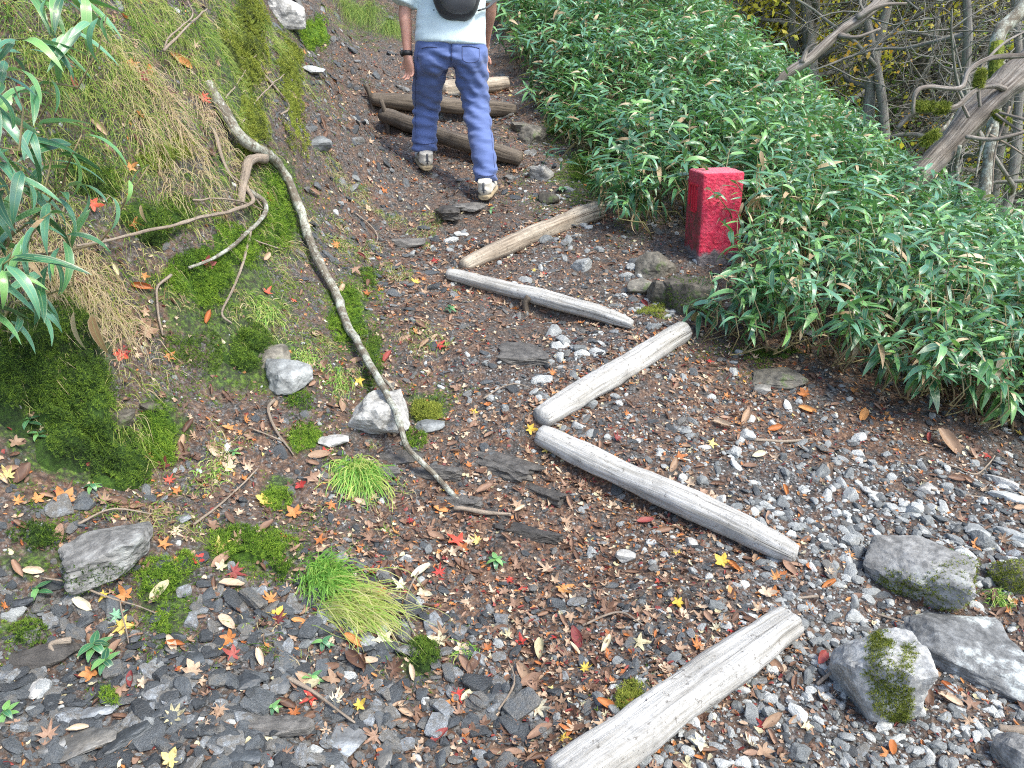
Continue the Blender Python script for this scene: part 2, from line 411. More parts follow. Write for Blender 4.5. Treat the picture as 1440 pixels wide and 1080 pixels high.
def mk_wood(name, stops, dark=(.05, .04, .03), lichen=None, moss=None, sc=1.0, knots=True):
    M = MT(name); v = M.co('UV', (3.0 * sc, 60 * sc, 1)); o = M.co('Object')
    g = M.noise(v, 1.0, 8, .7, .4)
    c = M.ramp(M.math('ADD', M.math('MULTIPLY', g, .75), M.math('MULTIPLY', M.noise(o, 5, 4), .3)), stops)
    crack = M.ramp(M.noise(M.co('UV', (1.6 * sc, 110 * sc, 1)), 1, 4, .6, .3), [(.30, 1.0), (.37, 0.0)])
    c = M.mix(M.math('MULTIPLY', crack, .75), c, dark)
    c = M.mix(M.ramp(M.noise(o, 10, 7, .75), [(.46, 0.0), (.66, .55)]), c, tuple(min(1, .5 * (q_ + .3 * stops[0][1][i_])) for i_, q_ in enumerate(stops[0][1])))
    spots = M.ramp(M.noise(o, 55, 5, .8), [(.58, 0.0), (.64, .7)])
    c = M.mix(spots, c, dark)
    if lichen: c = M.mix(M.ramp(M.noise(o, 11, 9, .8), [(.47, 0.0), (.62, .9)]), c, lichen); c = M.mix(M.ramp(M.noise(o, 40, 7, .8), [(.55, 0.0), (.66, .6)]), c, tuple(min(1, q_ * 1.5) for q_ in lichen))
    if moss: c = M.mix(M.ramp(M.noise(o, 7, 6, .65), [(.55, 0.0), (.63, .9)]), c, moss)
    M.col(c); M.rough(.85); M.bump(M.math('SUBTRACT', g, M.math('MULTIPLY', crack, .6)), .6, .012); return M.m
M_log = mk_wood('weathered_wood', [(.36, (.20, .19, .165)), (.5, (.38, .375, .35)), (.66, (.58, .585, .575))])
M_logd = mk_wood('old_brown_wood', [(.36, (.035, .028, .02)), (.5, (.10, .08, .06)), (.66, (.20, .165, .125))])
M_logm = mk_wood('half_weathered_wood', [(.36, (.13, .10, .07)), (.5, (.30, .25, .19)), (.66, (.52, .47, .38))])
M_branch = mk_wood('lichened_bark', [(.3, (.06, .045, .03)), (.5, (.13, .11, .08)), (.7, (.22, .20, .15))], lichen=(.46, .50, .43), sc=1.4)
M_twig = mk_wood('twig_bark', [(.3, (.14, .10, .07)), (.5, (.26, .21, .16)), (.7, (.40, .35, .28))], sc=2)
M_bark = mk_wood('forest_bark', [(.36, (.07, .062, .054)), (.5, (.19, .175, .155)), (.66, (.36, .34, .31))], lichen=(.22, .24, .20))
M_dead = mk_wood('dead_trunk_wood', [(.38, (.05, .04, .032)), (.5, (.17, .145, .12)), (.62, (.36, .33, .29))], moss=None)
# ================================================================== GROUND
def axis(lo, a, b, hi, fine, gro=1.12):
    c = list(np.arange(a, b, fine)); s = fine
    x = c[-1]
    while x < hi: s *= gro; x += s; c.append(x)
    x = c[0]; s = fine; L = []
    while x > lo: s *= gro; x -= s; L.append(x)
    return np.array(L[::-1] + c)
MOSSPX = [(60,540,95,140,1),(100,620,60,60,1),(385,290,40,75,1),(310,420,95,70,1),(350,505,65,50,1),(230,600,36,48,.9),(165,640,45,45,1),
 (355,775,75,36,.9),(235,840,38,55,1),(45,790,50,28,.8),(155,985,20,25,.6),(590,925,32,32,.8),(885,985,26,24,1),(600,575,34,24,.9),
 (490,440,32,55,.9),(520,500,20,50,.7),(390,690,25,22,.8),(330,60,40,80,.8),(345,170,30,60,.8),(230,270,90,80,.6),(430,620,28,22,.7),
 (20,890,35,25,.6),(840,250,60,40,.7),(800,160,40,50,.7),(520,30,60,50,.6),(420,40,40,40,.6),(130,200,160,140,.5),(250,80,120,90,.5),(1090,500,60,20,.5)]
LITPX = [(330,620,90,50,1),(140,700,120,45,.9),(205,450,40,60,.8),(60,700,60,40,.9),(480,560,50,60,.7),(250,740,120,30,.7),(760,700,260,160,1),(700,900,240,170,.9),(600,440,120,160,.8),(1150,560,280,110,1),(330,660,120,60,.8),(700,350,120,90,.6),(540,300,90,80,.7),
 (430,760,120,60,.6),(900,960,200,120,.7),(1300,700,200,90,.6),(650,230,120,50,.7),(1400,900,120,120,.5),(900,380,90,50,.7),(480,150,60,80,.6),(900,650,140,80,.5),(720,190,80,60,.7)]
def pxmask(x, y, z, L):
    px, py, d = proj(x, y, z); m = np.zeros(len(x))
    for (cx, cy, rx, ry, wt) in L:
        q = ((px - cx) / rx) ** 2 + ((py - cy) / ry) ** 2
        m = np.maximum(m, wt * np.exp(-.55 * q ** 1.5))
    return np.where(d > .3, m, 0)
gx = axis(-120, -2.7, 3.4, 120, .024); gy = axis(-60, .7, 7.2, 130, .026)
GX, GY = np.meshgrid(gx, gy); fx, fy = GX.ravel(), GY.ravel()
fz = H(fx, fy); nx_, ny_ = len(gx), len(gy)
V = np.stack([fx, fy, fz], 1)
i = (np.arange(ny_ - 1)[:, None] * nx_ + np.arange(nx_ - 1)[None, :]).ravel()
F = np.stack([i, i + 1, i + nx_ + 1, i + nx_], 1)
gm = mesh_np('ground', V, F, None, True, [M_ground])
for nm, L in (('moss', MOSSPX), ('litter', LITPX)):
    a = gm.attributes.new(nm, 'FLOAT', 'POINT'); vals = pxmask(fx, fy, fz, L)
    if nm == 'moss': vals = np.maximum(vals, .62 * np.clip((-fx - 2.0) / 1.5, 0, 1))
    else: vals = np.maximum(vals, .5)
    a.data.foreach_set('value', vals.astype(np.float32))
tag(link('ground', gm), kind='structure')

# ================================================================== GN scatter
PROTO = {}
def protos(key, meshes):
    c = bpy.data.collections.new('source_' + key)
    for k, me in enumerate(meshes):
        o = bpy.data.objects.new('source_%s_%02d' % (key, k), me); c.objects.link(o)
    PROTO[key] = c; return c
def scatter(name, key, pos, rot, scl, idx, label=None):
    me = bpy.data.meshes.new(name); n = len(pos)
    me.vertices.add(n); me.vertices.foreach_set('co', np.asarray(pos, np.float32).ravel())
    for nm, arr in (('rot', rot), ('scl', scl)):
        a = me.attributes.new(nm, 'FLOAT_VECTOR', 'POINT'); a.data.foreach_set('vector', np.asarray(arr, np.float32).ravel())
    a = me.attributes.new('idx', 'INT', 'POINT'); a.data.foreach_set('value', np.asarray(idx, np.int32))
    o = link(name, me)
    g = bpy.data.node_groups.new('scatter_' + name, 'GeometryNodeTree')
    g.interface.new_socket('Geometry', in_out='INPUT', socket_type='NodeSocketGeometry')
    g.interface.new_socket('Geometry', in_out='OUTPUT', socket_type='NodeSocketGeometry')
    N = g.nodes; L = g.links
    gi = N.new('NodeGroupInput'); go = N.new('NodeGroupOutput'); ip = N.new('GeometryNodeInstanceOnPoints')
    ci = N.new('GeometryNodeCollectionInfo'); ci.inputs[0].default_value = PROTO[key]; ci.inputs[1].default_value = True; ci.inputs[2].default_value = True
    def at_(nm, t):
        x = N.new('GeometryNodeInputNamedAttribute'); x.data_type = t; x.inputs[0].default_value = nm; return x.outputs[0]
    e = N.new('FunctionNodeEulerToRotation'); L.new(at_('rot', 'FLOAT_VECTOR'), e.inputs[0])
    L.new(gi.outputs[0], ip.inputs['Points']); L.new(ci.outputs[0], ip.inputs['Instance']); ip.inputs['Pick Instance'].default_value = True
    L.new(at_('idx', 'INT'), ip.inputs['Instance Index']); L.new(e.outputs[0], ip.inputs['Rotation']); L.new(at_('scl', 'FLOAT_VECTOR'), ip.inputs['Scale'])
    L.new(ip.outputs[0], go.inputs[0])
    md = o.modifiers.new('scatter', 'NODES'); md.node_group = g
    tag(o, kind='stuff', label=label); return o
def eul_from_normals(Nn, spin, tilt=0.0):
    out = np.empty((len(Nn), 3))
    for k in range(len(Nn)):
        n = Vector(Nn[k])
        q = n.to_track_quat('Z', 'Y').to_matrix() @ Matrix.Rotation(spin[k], 3, 'Z')
        if tilt is not None and np.ndim(tilt): q = q @ Matrix.Rotation(tilt[k], 3, 'X')
        out[k] = q.to_euler()[:]
    return out
def normals(x, y, e=.03):
    zx = (H(x + e, y) - H(x - e, y)) / (2 * e); zy = (H(x, y + e) - H(x, y - e)) / (2 * e)
    n = np.stack([-zx, -zy, np.ones_like(zx)], 1); return n / np.linalg.norm(n, axis=1)[:, None]
def sample_xy(n, lo=.9, hi=9.5, power=2.0):
    """ground points whose density falls off with distance from where one stands"""
    out = []
    while sum(len(o) for o in out) < n:
        m = n * 3
        x = rng.uniform(-3.2, 3.8, m); y = rng.uniform(lo, hi, m)
        p = np.minimum(1, (1.7 / np.hypot(x, y)) ** power) 
        k = rng.random(m) < p
        inside = np.abs(x) < .80 * y + .5
        k &= inside
        out.append(np.stack([x[k], y[k]], 1))
    a = np.concatenate(out)[:n]; return a[:, 0], a[:, 1]
# hedge outline in the world (its foot along the path)
HB = [(700,60),(735,130),(770,190),(860,285),(905,330),(955,400),(985,450),(1060,490),(1200,520),(1300,570),(1440,610),(1500,640)]
HBW = [at(a, b, micro=False)[0] for a, b in HB]
HBX = np.array([p.x for p in HBW]); HBY = np.array([p.y for p in HBW])
def hedge_in(x, y):
    """signed depth into the hedge: >0 inside"""
    o = np.argsort(HBY)
    xe = np.interp(y, HBY[o], HBX[o]); 
    return (x - xe) * .75
print('hedge foot', [(round(p.x,2), round(p.y,2), round(p.z,2)) for p in HBW])

# ================================================================== STONES, GRAVEL
SCREE = [(120,980,330,130,1),(420,960,260,130,.9),(150,860,250,70,.8),(450,1040,260,80,1),(640,1040,120,80,.5),(60,720,90,50,.5),(520,640,120,40,.35),(450,260,40,120,.5),(430,90,60,80,.6),(510,380,60,80,.4),(350,880,120,60,.6)]
PALEPX = [(1250,720,260,90,1),(1330,760,200,90,1),(1180,880,160,120,.8),(1050,1020,200,110,.8),(1350,1020,200,110,.8),(1050,620,160,60,.6),(780,560,120,60,.5),(900,430,60,60,.8),(760,360,120,40,.4),(800,270,60,60,.5),(1000,750,150,70,.4),(830,500,60,40,.5)]
stone_d = [rockmesh('stone_chip', 2, 100 + k, (1, .68 + .1 * (k % 3), .24 + .07 * (k % 4)), M_slate, 9) for k in range(8)]
stone_p = [rockmesh('stone_pale', 2, 200 + k, (1, .75, .45 + .08 * (k % 4)), M_pale, 10) for k in range(8)]
grit_d = [rockmesh('grit_dark', 1, 300 + k, (1, .75, .45), M_slate, 8) for k in range(4)]
grit_p = [rockmesh('grit_pale', 1, 320 + k, (1, .8, .6), M_pale, 8) for k in range(3)]
protos('gravel', stone_d + stone_p + grit_d + grit_p)
x, y = sample_xy(120000, power=1.9)
z = H(x, y); sc = pxmask(x, y, z, SCREE); pl = pxmask(x, y, z, PALEPX); mo = pxmask(x, y, z, MOSSPX)
hin = hedge_in(x, y)
keep = (rng.random(len(x)) < (.36 + .55 * np.maximum(sc, pl)) * (1 - .9 * np.clip(mo * 1.3, 0, 1))) & (hin < .5)
x, y, z, sc, pl = x[keep], y[keep], z[keep], sc[keep], pl[keep]
n = len(x)
size = .0022 + .0035 * rng.pareto(2.6, n) * (.75 + .7 * np.maximum(sc * 1.5, pl * .9))
far_ = np.clip(np.hypot(x, y) - 2.5, 0, 4); size = np.clip(size * (1 + .10 * np.hypot(x, y) + .28 * far_), .002, .019 + .010 * sc + .006 * far_)
patch = fbm(np.column_stack([x, y, z]), 3.2, 2, 41); size = size * np.clip(1 + .35 * patch, .5, 1.5)
pick_p = rng.random(n) < np.clip(.16 + .62 * pl - .2 * sc, 0.05, .85)
small = size < .006
idx = np.where(small, np.where(pick_p, 20 + rng.integers(0, 3, n), 16 + rng.integers(0, 4, n)), np.where(pick_p, 8 + rng.integers(0, 8, n), rng.integers(0, 8, n)))
Nn = normals(x, y) + rng.normal(0, .22, (n, 3)) * [1, 1, .3]; Nn /= np.linalg.norm(Nn, axis=1)[:, None]
rot = eul_from_normals(Nn, rng.uniform(0, 6.28, n))
scatter('gravel', 'gravel', np.stack([x, y, z + size * .12], 1), rot, np.stack([size * rng.uniform(.8, 1.5, n), size, size], 1), idx)
print('gravel', n)

ROCKS = []   # (px,py,r px) to keep leaves off
def rock(name, px, py, wpx, hpx, label, mat, seed, lvl=4, group=None, cat='stone', rz=None, tilt=0, rough=.05, npl=11, deep=.35, thin=None, drop=0):
    g, d = at(px, py + hpx * .22)
    ang = math.asin(max(-1, min(1, (CAMZ - g.z) / (g - Vector((0, 0, CAMZ))).length)))
    rx = wpx * d / FPX / 2; ry = rx * .8
    rz_ = max(.28 * rx, (hpx * d / FPX / 2 - ry * abs(math.sin(ang)) * .85) / math.cos(ang)) if thin is None else rx * thin
    if thin is not None: ry = max(.3 * rx, (hpx * d / FPX / 2 - rz_ * math.cos(ang)) / max(.15, abs(math.sin(ang))))
    me = rockmesh(name, lvl, seed, (rx * 1.06, ry * 1.06, rz_ * 1.06), mat, npl, max(rough, .07) if wpx > 30 else rough, dlo=.74, p=26)
    az = math.atan2(g.x, g.y)
    o = link(name, me, None, g + Vector((0, ry * .25, rz_ * deep - drop)), (R(tilt), R(tilt * .4), -az + (rz or 0)))
    tag(o, label, cat, group, 'thing'); ROCKS.append((px, py, wpx / 2, hpx / 2)); return o, (rx, ry, rz_), d
BR = rock
BR('boulder', 1287, 798, 134, 106, 'pale flat-topped boulder with moss along its lower right edge', M_boulder, 5, 5, cat='boulder', deep=.3)
BR('boulder', 1352, 903, 172, 110, 'broad pale lichened boulder right of the moss-capped one', M_boulder2, 8, 5, cat='boulder', deep=.25)
BR('boulder', 1240, 957, 128, 160, 'tall grey boulder with a yellow moss cap, right of the nearest log', M_boulder, 116, 5, cat='boulder', deep=.45, rough=.06)
BR('boulder', 1432, 812, 62, 60, 'mossy boulder cut by the right edge of the photo', M_brownrock, 21, 4, cat='boulder')
BR('boulder', 1430, 1062, 56, 70, 'grey boulder in the bottom right corner', M_boulder, 23, 4, cat='boulder')
BR('boulder', 153, 772, 112, 84, 'big square grey-brown rock among moss on the left slope', M_boulder, 131, 5, cat='rock', deep=.5)
BR('rock', 408, 531, 58, 56, 'heart-shaped grey rock on the left bank beside the fallen branch', M_pale, 37, 4, cat='rock', deep=.5)
BR('rock', 384, 503, 46, 38, 'brown slanted rock behind the heart-shaped rock', M_brownrock, 41, 4, cat='rock')
BR('rock', 532, 588, 84, 72, 'whitish cracked rock crossed by the fallen branch', M_white, 45, 4, cat='rock', deep=.5)
BR('rock', 603, 597, 42, 26, 'flat grey rock just right of the whitish rock', M_pale, 46, 3, cat='rock', thin=.3)
BR('rock', 468, 618, 40, 22, 'pale flat stone left of the whitish rock', M_white, 47, 3, cat='rock', thin=.3)
BR('rock', 166, 592, 42, 38, 'brown rock at the foot of the big moss mound', M_brownrock, 51, 4, cat='rock')
BR('rock', 207, 570, 34, 20, 'small brown flat rock between two moss patches on the left', M_brownrock, 52, 3, cat='rock')
BR('rock', 922, 374, 52, 42, 'squarish grey rock left of the red post', M_brownrock, 55, 4, cat='rock', deep=.5)
BR('rock', 906, 402, 42, 30, 'smaller rounded rock below the squarish one near the post', M_brownrock, 56, 4, cat='rock')
BR('rock', 932, 414, 40, 42, 'rounded grey rock in front of the red post', M_brownrock, 57, 4, cat='rock', deep=.5)
BR('rock', 966, 425, 70, 66, 'large brown mossy rock right below the red post at the hedge foot', M_brownrock, 58, 4, cat='rock', deep=.5)
BR('rock', 1100, 528, 70, 32, 'dark rounded rock under the hedge edge', M_brownrock, 60, 4, cat='rock')
BR('rock', 749, 193, 36, 30, 'dark rounded rock on the path edge behind the farther log end', M_brownrock, 61, 4, cat='rock', deep=.5)
BR('rock', 733, 180, 28, 18, 'small brown rock behind the dark rounded rock on the path edge', M_brownrock, 62, 3, cat='rock')
BR('rock', 762, 244, 32, 24, 'pale whitish rock right of the walker', M_white, 63, 4, cat='rock', deep=.5)
BR('rock', 771, 279, 30, 20, 'dark grey rock in front of the pale whitish rock', M_brownrock, 64, 3, cat='rock')
BR('rock', 626, 295, 36, 26, 'dark smooth rock in the path behind the walker', M_bedrock, 65, 4, cat='rock', thin=.4)
BR('rock', 662, 290, 46, 20, 'low dark rock slab under the walker\'s rear foot', M_bedrock, 66, 3, cat='rock', thin=.25)
BR('rock', 574, 342, 46, 18, 'dark flat rock on the path left of the cut log', M_bedrock, 67, 3, cat='rock', thin=.3)
BR('rock', 735, 490, 66, 40, 'dark slab embedded in the path above the two meeting logs', M_bedrock, 68, 4, cat='rock', thin=.3, drop=.01)
BR('rock', 448, 202, 36, 24, 'grey angular rock on the left slope beside the path', M_pale, 70, 3, cat='rock')
BR('rock', 400, 20, 50, 46, 'whitish outcrop rock at the top of the left bank', M_white, 71, 4, cat='rock', deep=.5)
BR('rock', 436, 88, 36, 20, 'flat grey rock on the slope below the whitish outcrop', M_pale, 72, 3, cat='rock', thin=.35, deep=-.3, drop=.02)
BR('rock', 880, 780, 27, 26, 'chalk-white pebble below the middle log', M_white, 75, 3, cat='stone')
BR('rock', 972, 762, 18, 18, 'small whitish pebble against the underside of the middle log', M_white, 76, 3, cat='stone')
BR('rock', 1072, 547, 22, 18, 'whitish stone on leaf litter left of the dark rock under the hedge', M_white, 77, 3, cat='stone')
BR('rock', 1406, 677, 42, 18, 'long pale stone near the right edge', M_white, 78, 3, cat='stone', thin=.4)
BR('rock', 1305, 686, 24, 20, 'white round stone on the right gravel', M_white, 79, 3, cat='stone')
BR('rock', 1422, 700, 50, 16, 'pale flat stone in front of the long pale stone', M_pale, 80, 3, cat='stone', thin=.3)
BR('rock', 1425, 752, 50, 20, 'pale flat stone above the mossy boulder at the right edge', M_pale, 81, 3, cat='stone', thin=.3)
BR('rock', 1374, 745, 34, 20, 'angular pale stone behind the flat-topped boulder', M_pale, 82, 3, cat='stone')
# slate slabs and bedrock ledges on the lower left and the middle slope
SL = [(120,1042,74,44,'dark slate slab tilted out of the scree at bottom left'),(176,1036,62,30,'long dark slate slab right of the tilted slab at bottom left'),
 (70,1050,34,26,'narrow upright slate chip left of the tilted slab'),(342,1062,50,26,'oval grey slate at the bottom edge'),(488,1040,50,42,'speckled dark slate stone at the bottom'),
 (140,1000,50,22,'thin slate plate above the tilted slab'),(60,925,90,34,'dark layered ledge at the left edge'),(390,1025,90,26,'dark layered ledge among the scree near the bottom'),
 (345,958,34,24,'rounded bluish slate stone in the scree'),(270,925,26,26,'pointed pale slate chip standing in the scree'),(48,968,30,26,'whitish rough stone at lower left'),
 (235,998,60,22,'flat grey slate in the lower scree'),(28,848,36,16,'flat slate with pale face at left edge'),(395,960,24,30,'upright slate flake in the scree'),
 (500,1018,20,34,'slate flake standing at the lower middle'),(540,1060,22,36,'dark upright slate flake at the bottom'),(257,728,24,20,'grey speckled stone behind the big square rock')]
for k, (a, b, c, e, lab) in enumerate(SL):
    o, dm, d = rock('slate_ledge' if 'ledge' in lab else 'slate_slab', a, b, c, e, lab, M_bedrock if 'ledge' in lab else (M_white if 'whitish' in lab else M_slate), 400 + k, 4 if c > 60 else 3, cat='slate', rz=random.uniform(-.5, .5), tilt=random.uniform(-14, 14), thin=.22 if c > 40 else .3, deep=.55, npl=8)
LEDG = [(700,640,110,44),(745,745,90,36),(640,700,70,30),(600,660,90,26),(560,640,60,24),(760,690,70,24),(690,720,60,22),(530,660,60,22)]
LL = ['broad dark rock ledge on the path edge left of the log joint','dark layered ledge below the left end of the middle log','dark rock ledge at the tip of the fallen branch',
 'slanting dark ledge under the fallen branch','dark rock step below the whitish rock','narrow dark ledge between the litter and the middle log','low dark ledge in the litter below the broad ledge','slate ledge directly beneath the whitish rock']
for k, (a, b, c, e) in enumerate(LEDG):
    rock('rock_ledge', a, b, c, e, LL[k], M_bedrock, 450 + k, 4, cat='rock', rz=random.uniform(-.7, -.2), tilt=random.uniform(-12, 5), thin=.24, npl=8, rough=.16, deep=.0, drop=.006)

# the 300 largest loose stones, one by one
big_d = [rockmesh('slate_stone', 3, 500 + k, (1, .62 + .12 * (k % 3), .22 + .1 * (k % 3)), M_slate, 8) for k in range(7)]
big_p = [rockmesh('pale_stone', 3, 520 + k, (1, .75, .42 + .1 * (k % 3)), M_pale, 9) for k in range(6)]
ORD = ['', 'second ', 'third ', 'fourth ', 'fifth ', 'sixth ', 'seventh ', 'eighth ', 'ninth ', 'tenth ', 'eleventh ', 'twelfth ', 'thirteenth ', 'fourteenth ', 'fifteenth ', 'sixteenth ', 'seventeenth ', 'eighteenth ', 'nineteenth ', 'twentieth ', 'twenty-first ', 'twenty-second ', 'twenty-third ', 'twenty-fourth ', 'twenty-fifth ']
MARKS = [(153,776,'the big square rock'),(408,531,'the heart-shaped rock'),(532,588,'the whitish cracked rock'),(350,770,'the bright central moss patch'),(232,860,'the narrow moss tongue'),
 (155,985,'the small scree moss tuft'),(120,1042,'the tilted slate slab'),(342,1062,'the oval slate at the bottom'),(488,1040,'the speckled slate stone'),(480,850,'the straw grass'),(592,925,'the dark moss cushion'),
 (500,700,'the upper grass tuft'),(885,985,'the round moss cushion'),(1000,955,'the nearest log'),(940,705,'the middle log'),(860,533,'the third log'),(760,425,'the thin grey log'),(745,338,'the cut log'),(757,605,'the joint of the logs'),
 (1240,957,'the moss-capped boulder'),(1352,903,'the broad pale boulder'),(1287,798,'the flat-topped boulder'),(1432,812,'the mossy edge boulder'),(1430,1062,'the bottom right boulder'),(1100,528,'the dark rock under the hedge'),
 (966,425,'the mossy rock by the post'),(1305,686,'the white round stone'),(1406,677,'the long pale stone'),(1100,620,'the short grey stick'),(700,640,'the broad rock ledge'),(645,765,'the large red-orange leaf'),(735,490,'the embedded slab'),
 (626,295,'the smooth dark path rock'),(448,202,'the angular slope rock'),(821,944,'the lone yellow leaf'),(163,871,'the mint green leaf'),(880,780,'the chalk-white pebble'),(755,1000,'the green-white leaf'),(226,605,'the moss finger'),(60,925,'the left edge ledge'),(1213,588,'the vivid orange leaf'),(330,60,'the mossy bank rib'),(250,175,'the brown grass curtain'),(345,240,'the branch fork'),(388,290,'the bright moss band'),(130,340,'the long side twig'),(400,20,'the whitish outcrop')]
REG = []
def register(o, px, py, noun): REG.append((o, px, py, noun))
def label_all():
    buckets = {}
    for o, px, py, noun in REG:
        m = min(MARKS, key=lambda q: (q[0] - px) ** 2 + (q[1] - py) ** 2); dx, dy = px - m[0], py - m[1]
        dr = ('right of' if dx > 0 else 'left of') if abs(dx) > abs(dy) else ('below' if dy > 0 else 'above')
        buckets.setdefault((noun, dr, m[2]), []).append((dx * dx + dy * dy, o))
    for (noun, dr, mk), L in buckets.items():
        L.sort(key=lambda q: q[0])
        for k, (_, o) in enumerate(L): o['label'] = '%s%s %s %s' % (ORD[min(k, 24)] or ('nearest ' if len(L) > 1 else ''), noun, dr, mk)
def stones(nw, L, meshes, smin, smax, lab_fn, group, name, seed):
    r = np.random.default_rng(seed); W = np.array([a[2] * a[3] * a[4] for a in L], float); W /= W.sum(); k = 0; tries = 0
    while k < nw and tries < 5000:
        tries += 1
        c = L[r.choice(len(L), p=W)]
        px = c[0] + r.normal() * c[2] * .6; py = c[1] + r.normal() * c[3] * .6
        if not (-10 < px < 1450 and 60 < py < 1090): continue
        if any(abs(px - q[0]) < q[2] + 7 and abs(py - q[1]) < q[3] + 6 for q in ROCKS): continue
        if (px < 520 and py < 620) or py < -1.0 * (px - 1000) * 0 + 0: continue
        g, d = at(px, py)
        if hedge_in(g.x, g.y) > 0: continue
        s = r.uniform(smin, smax) * (1 + .8 * r.random() ** 4) * d / FPX / 2
        nn = normal_at(g.x, g.y) + Vector((r.normal() * .25, r.normal() * .25, 0))
        e = (nn.normalized().to_track_quat('Z', 'Y').to_matrix() @ Matrix.Rotation(r.uniform(0, 6.28), 3, 'Z')).to_euler()
        o = link(name, meshes[r.integers(len(meshes))], None, g + Vector((0, 0, s * .12)), e, (s, s * r.uniform(.8, 1.1), s * r.uniform(.8, 1.3)))
        tag(o, lab_fn(px, py), 'stone', group); register(o, px, py, 'loose dark slate chip' if 'slate' in name else 'loose pale grey stone'); ROCKS.append((px, py, 10, 8)); k += 1
stones(185, SCREE, big_d, 15, 29, lambda a, b: 'dark grey slate chip lying loose in the scree of the lower left slope' if b > 700 else 'dark slate chip on the slope left of the path', 'loose slate chips on the left slope', 'slate_stone', 5)
stones(140, PALEPX, big_p, 12, 24, lambda a, b: 'pale grey stone in the gravel right of the logs' if a > 950 else 'pale grey stone on the path between the logs', 'loose pale stones on the path and gravel', 'pale_stone', 6)

# ================================================================== LOG STEPS
def log(px1, px2, r1, r2, label, mat, seed, bend=0.0, flat=None, ends=(0, 0), nick=0, sink=.25):
    A, B = px1, px2
    n = 60; t = np.linspace(0, 1, n)
    P_ = np.array(A)[None] * (1 - t[:, None]) + np.array(B)[None] * t[:, None]
    dx = np.array(B) - np.array(A); Ln = np.linalg.norm(dx); pr = np.array([-dx[1], dx[0], 0]) / Ln
    P_ += pr[None] * (bend * 4 * t * (1 - t))[:, None]
    rad = r1 * (1 - t) + r2 * t
    q = np.stack([t * Ln, np.zeros(n) + seed, np.zeros(n)], 1)
    rad = rad * (1 + .06 * fbm(q, 5, 3, seed))
    if ends[0]: rad *= 1 - ends[0] * np.exp(-t / .035 * (Ln / 1.2)) 
    if ends[1]: rad *= 1 - ends[1] * np.exp(-(1 - t) / .07)
    P_[:, 2] += rad * (1 - 2 * sink) + .004 + .006 * fbm(q, 3, 2, seed + 5)
    mb = MB(); ns = 36
    tube(mb, P_, rad, ns, .09, 9, seed=seed)
    V = mb.V[0]
    # long grooves along the grain
    ang = np.tile(np.arange(ns), n) / ns
    ax = np.repeat(t * Ln, ns); c = np.repeat(P_, ns, axis=0); k = n * ns
    gq = np.stack([ax * 1.6, ang * 26, np.zeros(k) + seed], 1)
    gr = 1 + .055 * fbm(gq, 1.0, 3, seed + 8)
    if flat: # worn flat top
        dz = (V[:k] - c)[:, 2]; lim = np.repeat(rad, ns) * flat
        V[:k, 2] = np.where(dz > lim, c[:, 2] + lim + (dz - lim) * .25, V[:k, 2])
    V[:k] = c + (V[:k] - c) * gr[:, None]
    me = mb.mesh('log_step', mat)
    o = link('log_step', me); tag(o, label, 'log', 'log steps of the path')
    return o
L_ = LOGPX
def ext(a, b, k): return tuple(Vector(a) + (Vector(b) - Vector(a)) * k)
def zt(v, dz=0): return (v[0], v[1], hz(v[0], v[1]) + dz)
def gl(px1, px2, **k):
    a, _ = at(*px1, micro=False); b, _ = at(*px2, micro=False); return log(a, b, **k)
gl((790,1118), (1108,880), r1=.060, r2=.054, label='thick whitish weathered log nearest the camera, rising to the right', mat=M_log, seed=3, flat=.72, ends=(0,.12), sink=.33)
gl((760,618), (1117,786), r1=.046, r2=.050, label='long grey log descending to the right from the log joint', mat=M_log, seed=4, ends=(.12,.35), sink=.36)
gl((760,596), (960,474), r1=.052, r2=.053, label='grey log rising right from the joint to the mossy rock', mat=M_log, seed=9, ends=(.15,.05), sink=.33)
gl((630,389), (888,462), r1=.034, r2=.040, label='thin grey log with a small stake stub in its middle', mat=M_log, seed=12, ends=(.2,.4), sink=.28, bend=.02)
gl((652,378), (843,302), r1=.044, r2=.062, label='yellowish cut log with bark at its right end, behind the thin grey log', mat=M_logm, seed=15, ends=(.2,.1), bend=.03, sink=.33)
gl((538,165), (732,228), r1=.055, r2=.062, label='curved brown log by the walker\'s front foot', mat=M_logd, seed=17, ends=(.2,.2), bend=-.07, sink=.35)
gl((523,143), (722,160), r1=.055, r2=.060, label='brown log behind the walker\'s knees', mat=M_logd, seed=19, ends=(.2,.1), bend=-.05, sink=.35)
gl((622,130), (712,122), r1=.07, r2=.06, label='short pale-topped log farthest up the path', mat=M_logm, seed=22, ends=(.1,.1), sink=.35)
for (a, b, h, r_, lab) in [(548,188,.24,.017,'thin grey stake holding the left end of the curved brown log'),(525,150,.16,.017,'short grey stake at the left end of the brown log'),
                        (744,438,.075,.017,'dark stake stub in front of the thin grey log')]:
    g, d = at(a, b); mb = MB(); tube(mb, smoothpath([g - Vector((0, 0, .05)), g + Vector((-.02, .0, h * .5)), g + Vector((-.05 if h > .1 else 0, 0, h))], 8), [r_] * 8, 8, .15, 30)
    tag(link('wooden_stake', mb.mesh('wooden_stake', M_logd)), lab, 'stake')

